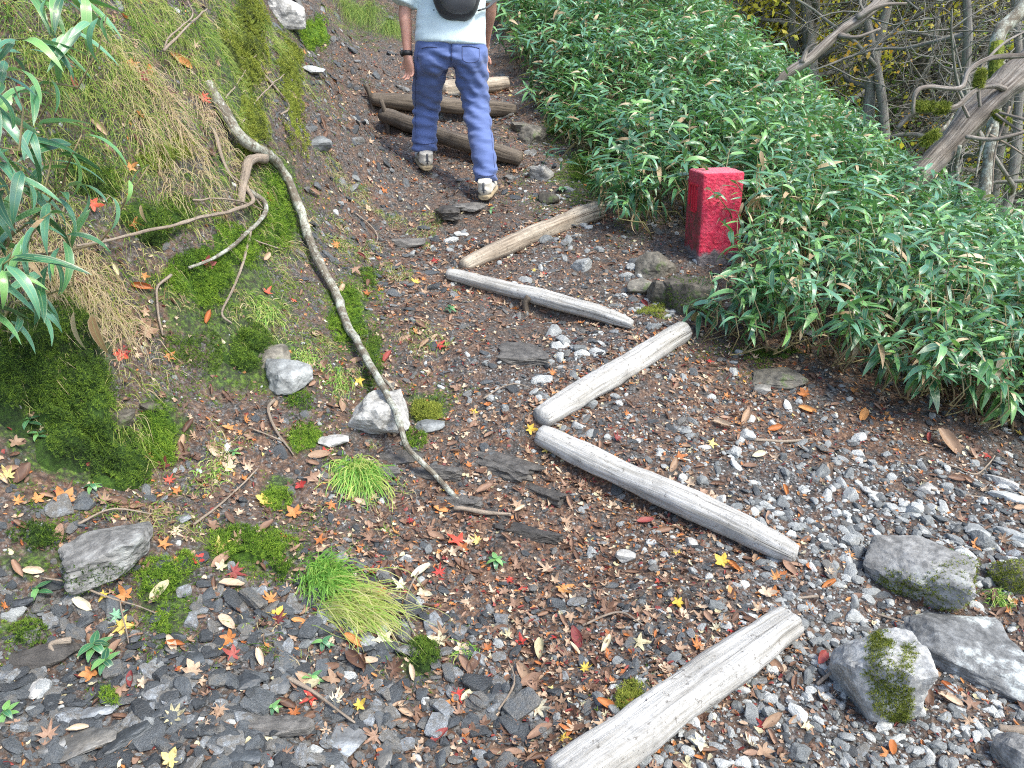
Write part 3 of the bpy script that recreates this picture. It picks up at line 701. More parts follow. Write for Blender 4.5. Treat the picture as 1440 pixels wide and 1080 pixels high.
# ================================================================== RED POST
def red_mat():
    M = MT('red_paint_on_stone'); v = M.co('Object'); sx = M.n('SeparateXYZ'); M.l(v, sx.inputs[0])
    base = M.ramp(M.noise(v, 9, 6, .7), [(.3, (.36, .012, .032)), (.5, (.60, .022, .068)), (.7, (.72, .075, .13))])
    chip = M.math('MAXIMUM', M.ramp(M.noise(v, 60, 5, .8), [(.56, 0.0), (.66, .55)]), M.ramp(M.noise(M.co('Object', (1, 1, .45)), 11, 8, .85), [(.56, 0.0), (.64, .7)]))
    c = M.mix(chip, base, (.46, .20, .21)); c = M.mix(M.ramp(M.noise(M.co('Object', (1, 1, .3)), 17, 7, .8), [(.55, 0.0), (.72, .6)]), c, (.13, .03, .03))
    grime = M.ramp(M.noise(v, 38, 6, .75), [(.42, .95), (.66, .25)])
    # weathered left face (paint worn to brown stone)
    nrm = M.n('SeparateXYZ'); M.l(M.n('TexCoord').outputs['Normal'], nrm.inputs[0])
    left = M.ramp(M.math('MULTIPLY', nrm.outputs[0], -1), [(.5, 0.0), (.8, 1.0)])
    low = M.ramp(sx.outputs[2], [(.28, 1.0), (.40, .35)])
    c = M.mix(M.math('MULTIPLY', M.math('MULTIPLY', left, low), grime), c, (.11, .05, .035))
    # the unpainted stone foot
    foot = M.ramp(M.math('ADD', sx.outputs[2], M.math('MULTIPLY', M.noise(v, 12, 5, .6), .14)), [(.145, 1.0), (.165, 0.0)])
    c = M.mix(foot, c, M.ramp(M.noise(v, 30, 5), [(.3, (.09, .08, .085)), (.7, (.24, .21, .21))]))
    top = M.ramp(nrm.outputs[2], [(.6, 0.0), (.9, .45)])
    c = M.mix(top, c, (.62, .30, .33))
    M.col(c); M.rough(.7); M.bump(M.math('ADD', M.noise(v, 70, 6, .8), M.math('MULTIPLY', M.vor(v, 55), .6)), .8, .012); return M.m
M_red = red_mat()
pg, pd = at(1001, 376, micro=False)
pw = .228; ptop = PY(1005, 239, pg.y + .12); ph = ptop.z - pg.z
b = bmesh.new(); bmesh.ops.create_cube(b, size=1)
bmesh.ops.scale(b, vec=(pw, pw, ph + .15), verts=b.verts)
bmesh.ops.bevel(b, geom=b.edges[:], offset=.018, segments=3, affect='EDGES', profile=.6)
bmesh.ops.subdivide_edges(b, edges=[e for e in b.edges if e.calc_length() > .05], cuts=14, use_grid_fill=True)
bmesh.ops.triangulate(b, faces=b.faces[:])
bmesh.ops.translate(b, vec=(0, 0, (ph + .15) / 2 - .15), verts=b.verts)
cv = np.array([v.co[:] for v in b.verts]); dn = .004 * fbm(cv, 14, 3, 4)
for v, q in zip(b.verts, dn): v.co += Vector((v.co.x, v.co.y, 0)).normalized() * float(q) + Vector((0, 0, float(q) * .4 if v.co.z > .3 else 0))
for f in b.faces: f.smooth = True
pm = bpy.data.meshes.new('marker_post'); b.to_mesh(pm); b.free(); pm.materials.append(M_red)
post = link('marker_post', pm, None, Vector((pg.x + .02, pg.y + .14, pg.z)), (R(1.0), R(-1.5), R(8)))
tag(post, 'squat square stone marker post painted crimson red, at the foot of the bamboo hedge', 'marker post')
def flat_mat(name, c, r=.7):
    M = MT(name); v = M.co('Object'); M.col(M.mix(M.ramp(M.noise(v, 40, 5), [(.4, 0.0), (.6, .35)]), c, tuple(x * .55 for x in c))); M.rough(r); return M.m
M_glyph = flat_mat('bright_red_paint', (.62, .015, .04)); M_groove_shade = flat_mat('groove_shade_red', (.10, .004, .01))
mbg = MB(); mbk = MB()
def boxv(mb, c, s):
    c = np.array(c); s = np.array(s) / 2
    V = np.array([[a, b_, c_] for a in (-1, 1) for b_ in (-1, 1) for c_ in (-1, 1)]) * s + c
    mb.add(V, [[0,1,3,2],[4,6,7,5],[0,4,5,1],[2,3,7,6],[0,2,6,4],[1,5,7,3]])
xl = -pw / 2 - .001; zt_ = ph - .075
for (yy, z0, hh) in [(.062, 0, .11), (.018, -.01, .14), (-.014, -.006, .14), (-.045, -.02, .11)]:
    boxv(mbg, (xl - .002, yy, zt_ - .055 + z0), (.008, .013, hh)); boxv(mbk, (xl, yy + .009, zt_ - .055 + z0), (.006, .006, hh))  # raised dark strip beside each stroke, groove shade put into its colour
boxv(mbg, (xl - .002, .005, zt_ + .004), (.008, .12, .012)); boxv(mbg, (xl - .002, .0, zt_ - .135), (.008, .07, .011))
link('carved_sign', mbg.mesh('carved_sign', M_glyph, False), post); link('groove_shade_strip', mbk.mesh('groove_shade_strip', M_groove_shade, False), post)
# ================================================================== MAPLE LEAVES
def maple(name, mat, seed, lobes=7, curl=.25, lw=.30):
    r = np.random.default_rng(seed); out = []
    angs = np.linspace(-2.35, 2.35, lobes)
    for k, a in enumerate(angs):
        Ln = (1.0 - .42 * abs(a) / 2.35 ** 1.0) * r.uniform(.88, 1.08)
        da = (angs[1] - angs[0]) / 2
        if k == 0: out.append((.16, a - da * .9))
        out += [(Ln * .60, a - da * lw * 1.25), (Ln * .82, a - da * lw * .55), (Ln, a), (Ln * .80, a + da * lw * .55), (Ln * .58, a + da * lw * 1.25)]
        if k < lobes - 1: out.append((.34 * r.uniform(.85, 1.1), a + da))
    out.append((.16, angs[-1] + (angs[1] - angs[0]) / 2 * .9))
    O = np.array([[q * math.cos(t), q * math.sin(t)] for q, t in out])
    c1, c2 = r.uniform(-curl, curl, 2); c3 = r.uniform(.2, 1) * curl
    inner = O * .45
    P2 = np.concatenate([[[0, 0]], inner, O]); m = len(O)
    rr = np.hypot(P2[:, 0], P2[:, 1]); th = np.arctan2(P2[:, 1], P2[:, 0])
    zz = c3 * rr ** 2 + .09 * rr * np.cos(th * lobes * .75) + c1 * P2[:, 0] * P2[:, 1] + c2 * P2[:, 0] ** 2 + .05 * r.normal(size=len(P2)) * rr
    V = np.column_stack([P2, zz]); F = []
    for k in range(m - 1):
        F.append([0, 1 + k, 2 + k, 2 + k]); F.append([1 + k, 1 + m + k, 2 + m + k, 2 + k])
    mb = MB(); mb.add(V, F, P2)
    tube(mb, smoothpath([(-.02, 0, 0), (-.3, .02 * r.normal(), .05), (-.7, .12 * r.normal(), .12)], 4), [.018] * 4, 3, cap=False)
    return mb.mesh(name, mat, True)
def curled(name, mat, seed):
    """dry rolled-up leaf"""
    r = np.random.default_rng(seed); n, m = 7, 6; V = []; U = []
    tw = r.uniform(1.4, 3.4); 
    for i in range(n):
        t = i / (n - 1); wd = .42 * math.sin(math.pi * min(1, t * .9 + .08)) ** .7 + .02
        for j in range(m):
            a = (j / (m - 1) - .5) * tw
            V.append(((t - .5) * 1.7 + .05 * r.normal(), wd * math.sin(a) / max(.6, tw / 2), wd * (1 - math.cos(a)) * .8 + .25 * (t - .5) ** 2 + .03 * r.normal())); U.append((t, j / (m - 1)))
    F = [[i*m+j, i*m+j+1, (i+1)*m+j+1, (i+1)*m+j] for i in range(n-1) for j in range(m-1)]
    mb = MB(); mb.add(V, F, U); return mb.mesh(name, mat, True)
LP = {}
for c in LEAFM:
    big = c in ('brown', 'tan', 'cream')
    LP[c] = [maple('maple_leaf_' + c, LEAFM[c], 40 + k, 7 if k % 2 else 5, (.75 if big else .55), .34 + .2 * (k % 3)) for k in range(5)]
    if big or c in ('maroon', 'orange'): LP[c] += [curled('curled_leaf_' + c, LEAFM[c], 70 + k) for k in range(5)]
def fragment(name, mat, seed):
    r = np.random.default_rng(seed); n = 9; a = np.linspace(0, 6.283, n, endpoint=False) + r.normal(0, .12, n); q = r.uniform(.35, 1.0, n)
    O = np.column_stack([q * np.cos(a), q * np.sin(a) * .8]); P2 = np.concatenate([[[0, 0]], O]); zz = .35 * r.normal() * P2[:, 0] ** 2 + .3 * r.normal() * P2[:, 1] * P2[:, 0] + .10 * r.normal(size=n + 1)
    mb = MB(); mb.add(np.column_stack([P2, zz]), [[0, 1 + k, 1 + (k + 1) % n] for k in range(n)], P2); return mb.mesh(name, mat, True)
bits = [fragment('leaf_fragment', LEAFM[c], 60 + k) for k, c in enumerate(['brown', 'tan', 'brown', 'orange', 'tan', 'brown', 'maroon', 'cream', 'brown', 'tan'])]
for k in range(6): bits.append(curled('leaf_bit', LEAFM[['brown', 'tan', 'brown', 'maroon', 'brown', 'orange'][k]], 90 + k))
for k in range(3):
    mb = MB(); tube(mb, smoothpath([(-1, .1, 0), (0, -.12, .1), (1, .15, 0)], 5), [.035] * 5, 3, cap=False); bits.append(mb.mesh('twig_bit', M_twig))
protos('litter', bits + LP['brown'] + LP['tan'][:6] + LP['orange'][:3] + LP['cream'][:2] + LP['yellow'][:1] + LP['red'][:1])
nb, nB, nT = len(bits), len(LP['brown']), 6
x, y = sample_xy(95000, power=1.55)
ex_, ey_ = [], []
for (ax, ay, bx, by, amp) in TERR:
    m = 620; t = rng.random(m) * 1.06 - .03; L = math.hypot(bx - ax, by - ay); nx2, ny2 = -(by - ay) / L, (bx - ax) / L; s = np.sign(rng.random(m) - .45) * (.03 + np.abs(rng.normal(0, .035, m)))
    ex_.append(ax + (bx - ax) * t + nx2 * s); ey_.append(ay + (by - ay) * t + ny2 * s)
ex_ = np.concatenate(ex_); ey_ = np.concatenate(ey_); x = np.concatenate([x, ex_]); y = np.concatenate([y, ey_]); z = H(x, y)
lit = pxmask(x, y, z, LITPX); lit = lit * np.clip(.75 + .9 * fbm(np.column_stack([x, y, z]), 4.0, 3, 77), .08, 1.3); mo = pxmask(x, y, z, MOSSPX); sc = pxmask(x, y, z, SCREE); hin = hedge_in(x, y); pl = pxmask(x, y, z, PALEPX)
keep = (np.arange(len(x)) >= 95000) | (rng.random(len(x)) < np.clip(.36 + .75 * lit - .18 * sc - .25 * pl, .10, 1) * (1 - .8 * np.clip(mo * 1.2, 0, 1))); keep &= (hin < .9)
x, y, z, lit = x[keep], y[keep], z[keep], lit[keep]; n = len(x)
u = rng.random(n); idx = rng.integers(0, nb, n); isleaf = u > .86
v_ = rng.random(n); o0 = nb
il = np.where(v_ < .62, o0 + rng.integers(0, nB, n), np.where(v_ < .90, o0 + nB + rng.integers(0, nT, n), np.where(v_ < .965, o0 + nB + nT + rng.integers(0, 3, n), o0 + nB + nT + 3 + rng.integers(0, 4, n))))
idx = np.where(isleaf, il, idx)
size = np.where(isleaf, rng.uniform(.009, .026, n), rng.uniform(.003, .013, n)) * (1 + .08 * np.clip(np.hypot(x, y) - 3, 0, 4))
Nn = normals(x, y) + rng.normal(0, .35, (n, 3)) * [1, 1, .2]; Nn /= np.linalg.norm(Nn, axis=1)[:, None]
rot = eul_from_normals(Nn, rng.uniform(0, 6.28, n))
scatter('leaf_litter', 'litter', np.stack([x, y, z + .003 + size * .15], 1), rot, np.stack([size] * 3, 1), idx)
print('litter', n)

# single leaves: the bright ones where the photo shows them, then the brown ones
def put_leaf(px, py, wpx, c, label, group=None, seed=None, tilt=None, lift=.006):
    g, d = at(px, py); s = wpx * d / FPX / 2 * 1.08
    r = random
    nn = normal_at(g.x, g.y) * 1.0 + Vector((0, -.35, 0)) + Vector((r.uniform(-.3, .3), r.uniform(-.3, .3), 0))
    e = (nn.normalized().to_track_quat('Z', 'Y').to_matrix() @ Matrix.Rotation(r.uniform(0, 6.28), 3, 'Z')).to_euler()
    ms = LP[c]; me = ms[(seed if seed is not None else r.randrange(1000)) % len(ms)]
    o = link('maple_leaf', me, None, g + Vector((0, 0, lift + s * .12)), e, s); tag(o, label, 'leaf', group); return o
KEYL = [(178,502,28,'red','crimson maple leaf on the grass at the right of the big moss mound'),(457,640,26,'red','scarlet maple leaf lying below the flat pale stone'),
 (1254,1056,28,'orange','bright orange maple leaf in front of the moss-capped boulder'),(498,905,34,'orange','orange leaf'),(278,790,24,'red','pinkish red maple leaf beside the bright moss on the left slope'),
 (163,871,34,'mint','pale mint green maple leaf on the dark scree'),(243,1013,40,'cream','pale yellow maple leaf among slate at the bottom left'),(118,855,34,'cream','creamy maple leaf left of the mint green one'),
 (293,450,26,'orange','orange maple leaf on moss under the thin branches'),(12,675,30,'yellow','yellow curled leaf at the left edge below the moss mound'),
 (423,685,22,'red','red maple leaf beside a small moss patch'),(450,765,26,'orange','orange leaf at the foot of the upper grass tuft'),(645,765,40,'red','large red and orange maple leaf below the fallen branch tip'),
 (620,720,24,'orange','orange leaf on the dark ledge'),(618,810,28,'red','red maple leaf left of the seedling'),(715,820,24,'red','crimson leaf right of the seedling'),
 (733,908,24,'red','small scarlet maple leaf in the middle of the litter'),(643,980,30,'red','dark red maple leaf near the lower moss tuft'),(821,944,24,'yellow','lone yellow maple leaf left of the nearest log'),
 (792,833,36,'orange','crumpled amber leaf below the middle log'),(505,997,26,'yellow','yellow maple leaf at the lower middle among slate'),(755,1000,40,'cream','pale green-white maple leaf near the bottom'),
 (898,908,34,'cream','cream maple leaf left of the upper end of the nearest log'),(1133,1025,0,'brown',''),(1135,580,26,'orange','bright orange leaf below the hedge'),(1132,557,24,'orange','orange leaf under the dark rock'),
 (1213,588,30,'orange','vivid orange crumpled leaf on the litter below the hedge'),(1015,600,30,'tan','tan curled leaf between the logs and the hedge'),(1048,590,34,'tan','big tan leaf beside the vivid orange ones'),
 (1335,628,50,'tan','large tan dry leaf on the right below the hedge'),(1000,627,22,'yellow','yellow leaf near the middle of the right gravel'),(997,511,14,'red','small red leaf beside the mossy rock'),
 (1240,990,0,'brown',''),(610,370,18,'red','red maple leaf left of the cut log'),(618,490,24,'red','orange-red leaf on the slope left of the path'),(586,400,18,'yellow','yellow leaf left of the thin grey log'),
 (576,736,20,'red','maroon leaf'),(915,785,0,'brown',''),(1016,795,30,'yellow','yellow leaf just under the lower end of the middle log'),(1030,800,26,'orange','orange leaf below the lower end of the middle log'),
 (1155,930,36,'maroon','dark purple maple leaf left of the moss-capped boulder'),(1185,935,30,'maroon','maroon maple leaf touching the moss-capped boulder'),(1370,770,24,'orange','orange leaf behind the flat-topped boulder'),
 (1344,826,26,'yellow','yellow leaf between the two pale boulders'),(1250,985,0,'brown',''),(1195,783,20,'orange','orange leaf left of the flat-topped boulder'),(285,140,26,'red','pink-red maple leaf on the dry grass of the bank'),
 (255,90,34,'orange','orange-brown leaf caught in the grass at the top left'),(210,105,24,'orange','orange leaf in the dry grass at the top left'),(200,440,0,'brown',''),(200,408,32,'orange','yellow-orange leaf on the shaded bank'),
 (205,470,34,'tan','orange-brown curled leaf beside the dry grass'),(376,415,20,'red','red leaf on moss right of the thin branch'),(770,598,26,'yellow','yellow leaf at the joint of the two logs'),(745,607,24,'yellow','yellow leaf left of the log joint'),
 (200,965,24,'tan','peach leaf above slate'),(128,950,32,'orange','orange maple leaf beside the low green plant'),(320,880,36,'tan','big tan maple leaf on the scree'),(325,903,30,'orange','orange leaf touching the big tan one'),
 (330,925,34,'maroon','dark red maple leaf on the scree below the tan one'),(185,960,28,'maroon','maroon leaf on the scree'),(110,1030,30,'tan','peach leaf resting on the tilted slate slab'),(240,1075,36,'yellow','yellow maple leaf cut by the bottom edge'),
 (830,1065,0,'brown',''),(230,660,26,'maroon','maroon leaf on bare soil'),(238,680,22,'red','crimson leaf under the bright moss finger'),(250,695,22,'orange','orange leaf below the crimson one'),(915,1035,40,'orange','brown-orange leaf lying on the nearest log'),
 (540,905,44,'cream','long silvery leaf across the straw grass'),(598,840,24,'cream','pale narrow leaf'),(480,410,22,'tan','tan leaf beside the branch'),(520,880,0,'brown','')]
for (a, b, wd, c, lab) in KEYL:
    if wd: put_leaf(a, b, wd, c, lab if len(lab.split()) > 3 else lab + ' lying on the dark slope under the grass tufts', None, lift=.05 if a == 915 and b == 1035 else .008)
cw = {'brown': .50, 'tan': .28, 'orange': .09, 'maroon': .05, 'cream': .04, 'red': .015, 'yellow': .025}
names = list(cw); W = np.array([a[2] * a[3] * a[4] for a in LITPX], float); W /= W.sum()
adj = {'brown': 'dry brown maple leaf', 'tan': 'pale tan dry maple leaf', 'orange': 'orange maple leaf', 'maroon': 'dark maroon maple leaf', 'cream': 'cream white maple leaf', 'red': 'small red maple leaf', 'yellow': 'small yellow maple leaf'}
for _ in range(100):
    px, py = (rng.uniform(15, 640), rng.uniform(440, 1040)) if _ < 62 else (rng.uniform(90, 560), rng.uniform(70, 440))
    if any(abs(px - q[0]) < q[2] and abs(py - q[1]) < q[3] for q in ROCKS if q[2] > 20) or (px < 140 and 420 < py < 640): continue
    cc = names[rng.choice(7, p=[.44, .24, .16, .06, .03, .03, .04])]; d_ = at(px, py)[1]
    put_leaf(px, py, rng.uniform(.062, .105) * FPX / d_ * .8, cc, 'x y z w', 'big ' + adj[cc].replace('leaf', 'leaves'), lift=.006 if _ < 62 else .03); register(COL.objects[-1], px, py, 'big ' + adj[cc])
k = 0; seen_ = 0
while k < 190:
    c = LITPX[rng.choice(len(LITPX), p=W)]; px = c[0] + rng.normal() * c[2] * .75; py = c[1] + rng.normal() * c[3] * .75
    if rng.random() < .35: px, py = rng.uniform(0, 1430), rng.uniform(620, 1070)
    if not (0 < px < 1440 and 250 < py < 1080): continue
    g, d = at(px, py)
    if hedge_in(g.x, g.y) > 0.05: continue
    if any(abs(px - q[0]) < q[2] and abs(py - q[1]) < q[3] for q in ROCKS if q[2] > 20): continue
    cc = names[rng.choice(len(names), p=list(cw.values()))]
    where = 'on the left slope' if px < 560 else ('on the gravel right of the logs' if px > 960 else ('in the litter along the log steps' if py > 480 else 'on the upper path'))
    put_leaf(px, py, rng.uniform(.05, .088) * FPX / d * .85, cc, adj[cc] + ' lying ' + where, adj[cc].replace('leaf', 'leaves')); register(COL.objects[-1], px, py, adj[cc]); k += 1

# ================================================================== MOSS
def stamp(T, F, pos, M3, name, mat, uv=None, smooth=True):
    """T kx3 template, pos Nx3, M3 Nx3x3"""
    n, k = len(pos), len(T)
    V = np.einsum('nij,kj->nki', M3, T) + pos[:, None, :]
    FF = (F[None] + (np.arange(n) * k)[:, None, None]).reshape(-1, F.shape[1])
    U = None if uv is None else np.repeat(uv, k, axis=0)
    return V.reshape(-1, 3), FF, U
# one sprig: five little pointed leaves
T_ = []; F_ = []
for j in range(5):
    a = j * 2.4; el = .35 + .25 * j
    dx, dy, dz = math.cos(a) * math.cos(el), math.sin(a) * math.cos(el), math.sin(el)
    w_ = .30; b0 = len(T_)
    T_ += [(-dy * w_ * .5 - dx*.05, dx * w_ * .5 - dy*.05, .0), (dy * w_ * .5, -dx * w_ * .5, .0), (dx, dy, dz * 1.1 + .1)]; F_.append([b0, b0 + 1, b0 + 2])
SPR_T, SPR_F = np.array(T_), np.array(F_)
def basis(Nn, spin):
    Z = Nn / np.linalg.norm(Nn, axis=1)[:, None]; A = np.where(np.abs(Z[:, 2:3]) < .9, [[0, 0, 1.]], [[1., 0, 0]])
    X = np.cross(A, Z); X /= np.linalg.norm(X, axis=1)[:, None]; Y = np.cross(Z, X)
    c, s = np.cos(spin)[:, None], np.sin(spin)[:, None]
    return np.stack([X * c + Y * s, -X * s + Y * c, Z], 2)
def moss(px, py, wpx, hpx, label, mat=M_moss, mound=.02, sprig=.0085, dens=1.0, seed=0, slope=0, solid=True, cat='moss'):
    r = np.random.default_rng(900 + seed + int(px)); c, d = at(px, py, micro=False)
    # four corners on the terrain give the patch axes in the world
    L1, _ = at(px - wpx / 2, py - slope * wpx / 2); R1, _ = at(px + wpx / 2, py + slope * wpx / 2); Tp, _ = at(px, py - hpx / 2); Bt, _ = at(px, py + hpx / 2)
    ex = (np.array(R1) - np.array(L1))[:2] / 2; ey = (np.array(Tp) - np.array(Bt))[:2] / 2
    area = abs(ex[0] * ey[1] - ex[1] * ey[0]) * math.pi
    st = max(1.0, np.linalg.norm(np.array(Tp) - np.array(Bt)) / (2 * np.linalg.norm(ey) + 1e-6))
    n = int(min(9000, dens * area * st / (sprig * .62) ** 2)); n = max(n, 120)
    sprig = sprig * 1.15; a = r.uniform(0, 6.283, n * 2); q = np.sqrt(r.random(n * 2)) * 1.15
    u, v = q * np.cos(a), q * np.sin(a)
    xy = np.array(c)[:2] + u[:, None] * ex + v[:, None] * ey
    edge = fbm(np.column_stack([xy, np.zeros(len(xy))]), 9, 3, seed + 7) * .45
    k = (q < .95 + edge - .45 * r.random(len(q)) ** 2) & (fbm(np.column_stack([xy, np.zeros(len(xy))]), 28, 2, seed + 4) > -.75)
    xy, q = xy[k][:n], q[k][:n]
    lump = .5 + .5 * vn(np.column_stack([xy, np.zeros(len(xy))]), 22, seed)
    hgt = mound * np.clip(1 - (q / 1.1) ** 2, 0, 1) ** .6 * (.2 + 1.25 * lump)
    nn = normals(xy[:, 0], xy[:, 1], .03)
    p = np.column_stack([xy, H(xy[:, 0], xy[:, 1])]) + nn * hgt[:, None]
    out = nn + r.normal(0, .35, (len(p), 3)); s = sprig * r.uniform(.6, 1.35, len(p))
    M3 = basis(out, r.uniform(0, 6.28, len(p))) * s[:, None, None]
    V, F, U = stamp(SPR_T, SPR_F, p, M3, 'm', mat, np.column_stack([r.random(len(p)), r.random(len(p))]))
    mb = MB(); mb.add(V, F, U)
    if solid: # the cushion itself
        g = 26; ga = np.linspace(-1.0, 1.0, g); GU, GV = np.meshgrid(ga, ga); gu, gv = GU.ravel(), GV.ravel(); gq = np.hypot(gu, gv)
        XY = np.array(c)[:2] + gu[:, None] * ex + gv[:, None] * ey
        lump = .5 + .5 * vn(np.column_stack([XY, np.zeros(len(XY))]), 22, seed)
        ed = fbm(np.column_stack([XY, np.zeros(len(XY))]), 9, 3, seed + 7) * .45
        hh = mound * np.clip(1 - (gq / 1.1) ** 2, 0, 1) ** .6 * (.2 + 1.25 * lump) - .011 - .06 * np.clip(gq - .62 - ed, 0, 1)
        VV = np.column_stack([XY, H(XY[:, 0], XY[:, 1])]) + normals(XY[:, 0], XY[:, 1]) * hh[:, None]
        i = (np.arange(g-1)[:, None] * g + np.arange(g-1)[None, :]).ravel()
        mb.add(VV, np.stack([i, i+1, i+g+1, i+g], 1), np.full((len(VV), 2), .0))
    o = link('moss_patch', mb.mesh('moss_patch', mat, False)); tag(o, label, cat); return o
moss(70,530,190,210,'big dark green moss mound filling the left edge of the bank', M_mossd, .07, .0095, 1.0, 1)
moss(112,620,150,130,'lower bulge of the big moss mound, above the low ivy leaves', M_mossd, .06, .009, 1.0, 2)
moss(388,290,62,130,'bright green moss band right of the forked branch base', M_moss, .03, .011, 1, 3)
moss(330,345,100,80,'moss tuft under the forked branch', M_moss, .03, .010, 1, 4)
moss(285,400,120,80,'moss patch between two thin side twigs', M_moss, .03, .009, 1, 5)
moss(345,500,90,90,'rounded moss cushion left of the heart-shaped rock', M_mossd, .035, .009, 1, 6)
moss(262,495,100,70,'thin moss film on the bare bank left of the cushion', M_mossd, .012, .008, .6, 7, solid=False)
moss(226,605,62,92,'bright yellow-green moss finger running down the slope', M_moss, .03, .0085, 1, 8)
moss(168,645,86,84,'grassy moss hummock right of the big mound', M_mossd, .05, .009, .9, 9)
moss(350,765,130,60,'wide bright moss patch in the middle of the left slope', M_moss, .03, .009, 1, 10)
moss(395,790,50,50,'lower bright moss clump below the wide patch', M_moss, .02, .009, 1, 11)
moss(228,825,66,62,'bright moss below the big square rock', M_moss, .025, .0085, 1, 12)
moss(232,880,24,44,'narrow moss tongue at the foot of the bright moss', M_moss, .012, .008, 1, 13)
moss(262,800,34,40,'small moss clump right of the big square rock', M_moss, .02, .008, 1, 14)
moss(48,768,90,44,'moss left of the big square rock', M_mossd, .02, .008, .9, 15)
moss(40,882,60,40,'low moss on the ledge at the left edge', M_mossd, .015, .008, .8, 16)
moss(155,985,40,46,'small bright moss tuft in the slate scree', M_moss, .018, .008, 1, 17)
moss(592,925,58,60,'dark moss cushion under the straw grass', M_mossd, .03, .009, 1, 18)
moss(885,985,52,46,'round moss cushion beside the nearest log', M_mossy, .025, .008, 1, 19)
moss(600,577,64,42,'yellow-green moss cushion right of the whitish rock', M_mossy, .03, .010, 1, 20)
moss(582,618,34,36,'small moss clump below the whitish rock', M_moss, .015, .009, 1, 21)
moss(492,440,50,100,'mossy strip along the fallen branch', M_moss, .02, .011, .8, 22)
moss(522,500,34,80,'lower moss strip right of the fallen branch', M_mossd, .015, .010, .7, 23)
moss(520,390,40,30,'small moss patch above the branch on the slope', M_mossd, .012, .011, .7, 24)
moss(388,688,46,42,'moss tuft beside the red maple leaf', M_moss, .02, .008, 1, 25)
moss(428,622,50,44,'moss left of the pale flat stone', M_moss, .015, .008, .9, 26)
moss(420,570,40,28,'small moss under the heart-shaped rock', M_moss, .012, .008, .8, 27)
moss(345,60,70,150,'mossy bank rib at the top of the left bank', M_mossy, .06, .012, .9, 28)
moss(352,165,46,80,'moss pad above the branch base', M_mossy, .04, .012, .9, 29)
moss(215,290,130,80,'shaded moss hollow beneath the hanging grass', M_mossd, .03, .010, .8, 30)
moss(410,90,40,60,'moss on the bank edge near the flat grey rock', M_mossy, .03, .013, .8, 31)
moss(440,40,50,60,'bright moss beside the whitish outcrop', M_moss, .03, .014, .8, 32)
moss(835,245,90,50,'shaded moss shoulder under the hedge by the path', M_mossd, .03, .013, .7, 33)
moss(790,165,60,60,'dark moss slope under the hedge behind the walker', M_mossd, .03, .014, .7, 34)
moss(918,440,60,22,'yellow moss between the rocks by the post', M_mossy, .012, .011, .8, 35)
moss(235,205,110,60,'moss among the dry grass in the middle of the bank', M_mossy, .03, .011, .8, 36)
moss(120,240,110,70,'moss under the bamboo leaves on the bank', M_mossd, .03, .010, .8, 37)
moss(1095,500,80,20,'thin moss behind the dark rock under the hedge', M_mossd, .012, .010, .6, 38)
x = rng.uniform(-2.4, 1.2, 420000); y = rng.uniform(1.0, 6.5, 420000); z = H(x, y)
mk = pxmask(x, y, z, [(a, b, c * 1.35, d * 1.35, e) for a, b, c, d, e in MOSSPX]); q3 = np.column_stack([x, y, z])
k = np.clip(mk * 1.2, 0, 1) * np.clip(.5 + 1.3 * fbm(q3, 7, 3, 21), 0, 1) > rng.random(len(x)) * .9; q3 = q3[k][:38000]
nn = normals(q3[:, 0], q3[:, 1]); M3 = basis(nn + rng.normal(0, .4, nn.shape), rng.uniform(0, 6.28, len(q3))) * (.009 * rng.uniform(.5, 1.3, len(q3)))[:, None, None]
V, F, U = stamp(SPR_T, SPR_F, q3, M3, '', None, rng.random((len(q3), 2))); mb = MB(); mb.add(V, F, U); tag(link('moss_film', mb.mesh('moss_film', M_moss, False)), kind='stuff'); print('film', len(q3))
# moss growing on boulders: parts of those boulders
BO = [o for o in COL.objects if o.name.startswith('boulder') or o.name.startswith('rock')]
bpy.context.view_layer.update()
def moss_on(o, test, mat, n, seed, sprig=.008):
    me = o.data; r = np.random.default_rng(seed); m = len(me.vertices)
    co = np.empty(m * 3); me.vertices.foreach_get('co', co); co = co.reshape(-1, 3)
    Mw = np.array(o.matrix_world); wc = co @ Mw[:3, :3].T + Mw[:3, 3]
    px, py, d = proj(wc[:, 0], wc[:, 1], wc[:, 2]); nr = np.empty(m * 3); me.vertices.foreach_get('normal', nr); nr = nr.reshape(-1, 3)
    wn_ = nr @ Mw[:3, :3].T
    k = test(px, py, wn_) ; ids = np.nonzero(k)[0]
    if len(ids) == 0: print('no moss', o.name); return
    pick = r.choice(ids, n); p = co[pick] + r.normal(0, .006, (n, 3)); p -= nr[pick] * ((p - co[pick]) * nr[pick]).sum(1)[:, None]
    M3 = basis(nr[pick] + r.normal(0, .4, (n, 3)), r.uniform(0, 6.28, n)) * (sprig * r.uniform(.5, 1.3, n))[:, None, None]
    V, F, U = stamp(SPR_T, SPR_F, p, M3, '', None, r.random((n, 2))); mb = MB(); mb.add(V, F, U)
    link('moss', mb.mesh('moss', mat, False), o)
def byl(s): return [o for o in COL.objects if s in o.get('label', '')][0]
def nzp(px, py, s=3): return fbm(np.column_stack([px / 30, py / 30, 0 * px]), 1, 3, s)
moss_on(byl('yellow moss cap'), lambda x, y, n_: (((x - 1256 - (y - 950) * .14) / 36) ** 2 + ((y - 950) / 56) ** 2 + 1.0 * nzp(x, y) < 1) & (n_[:, 1] < .4), M_mossy, 2600, 3, .007)
moss_on(byl('flat-topped boulder with moss'), lambda x, y, n_: (y > 800 - (x - 1290) * .35 + 22 * nzp(x, y, 6)) & (x > 1225) & (n_[:, 1] < .2), M_mossy, 1900, 4, .008)
moss_on(byl('mossy boulder cut by'), lambda x, y, n_: nzp(x, y, 2) > -.5, M_mossy, 1500, 5, .008)
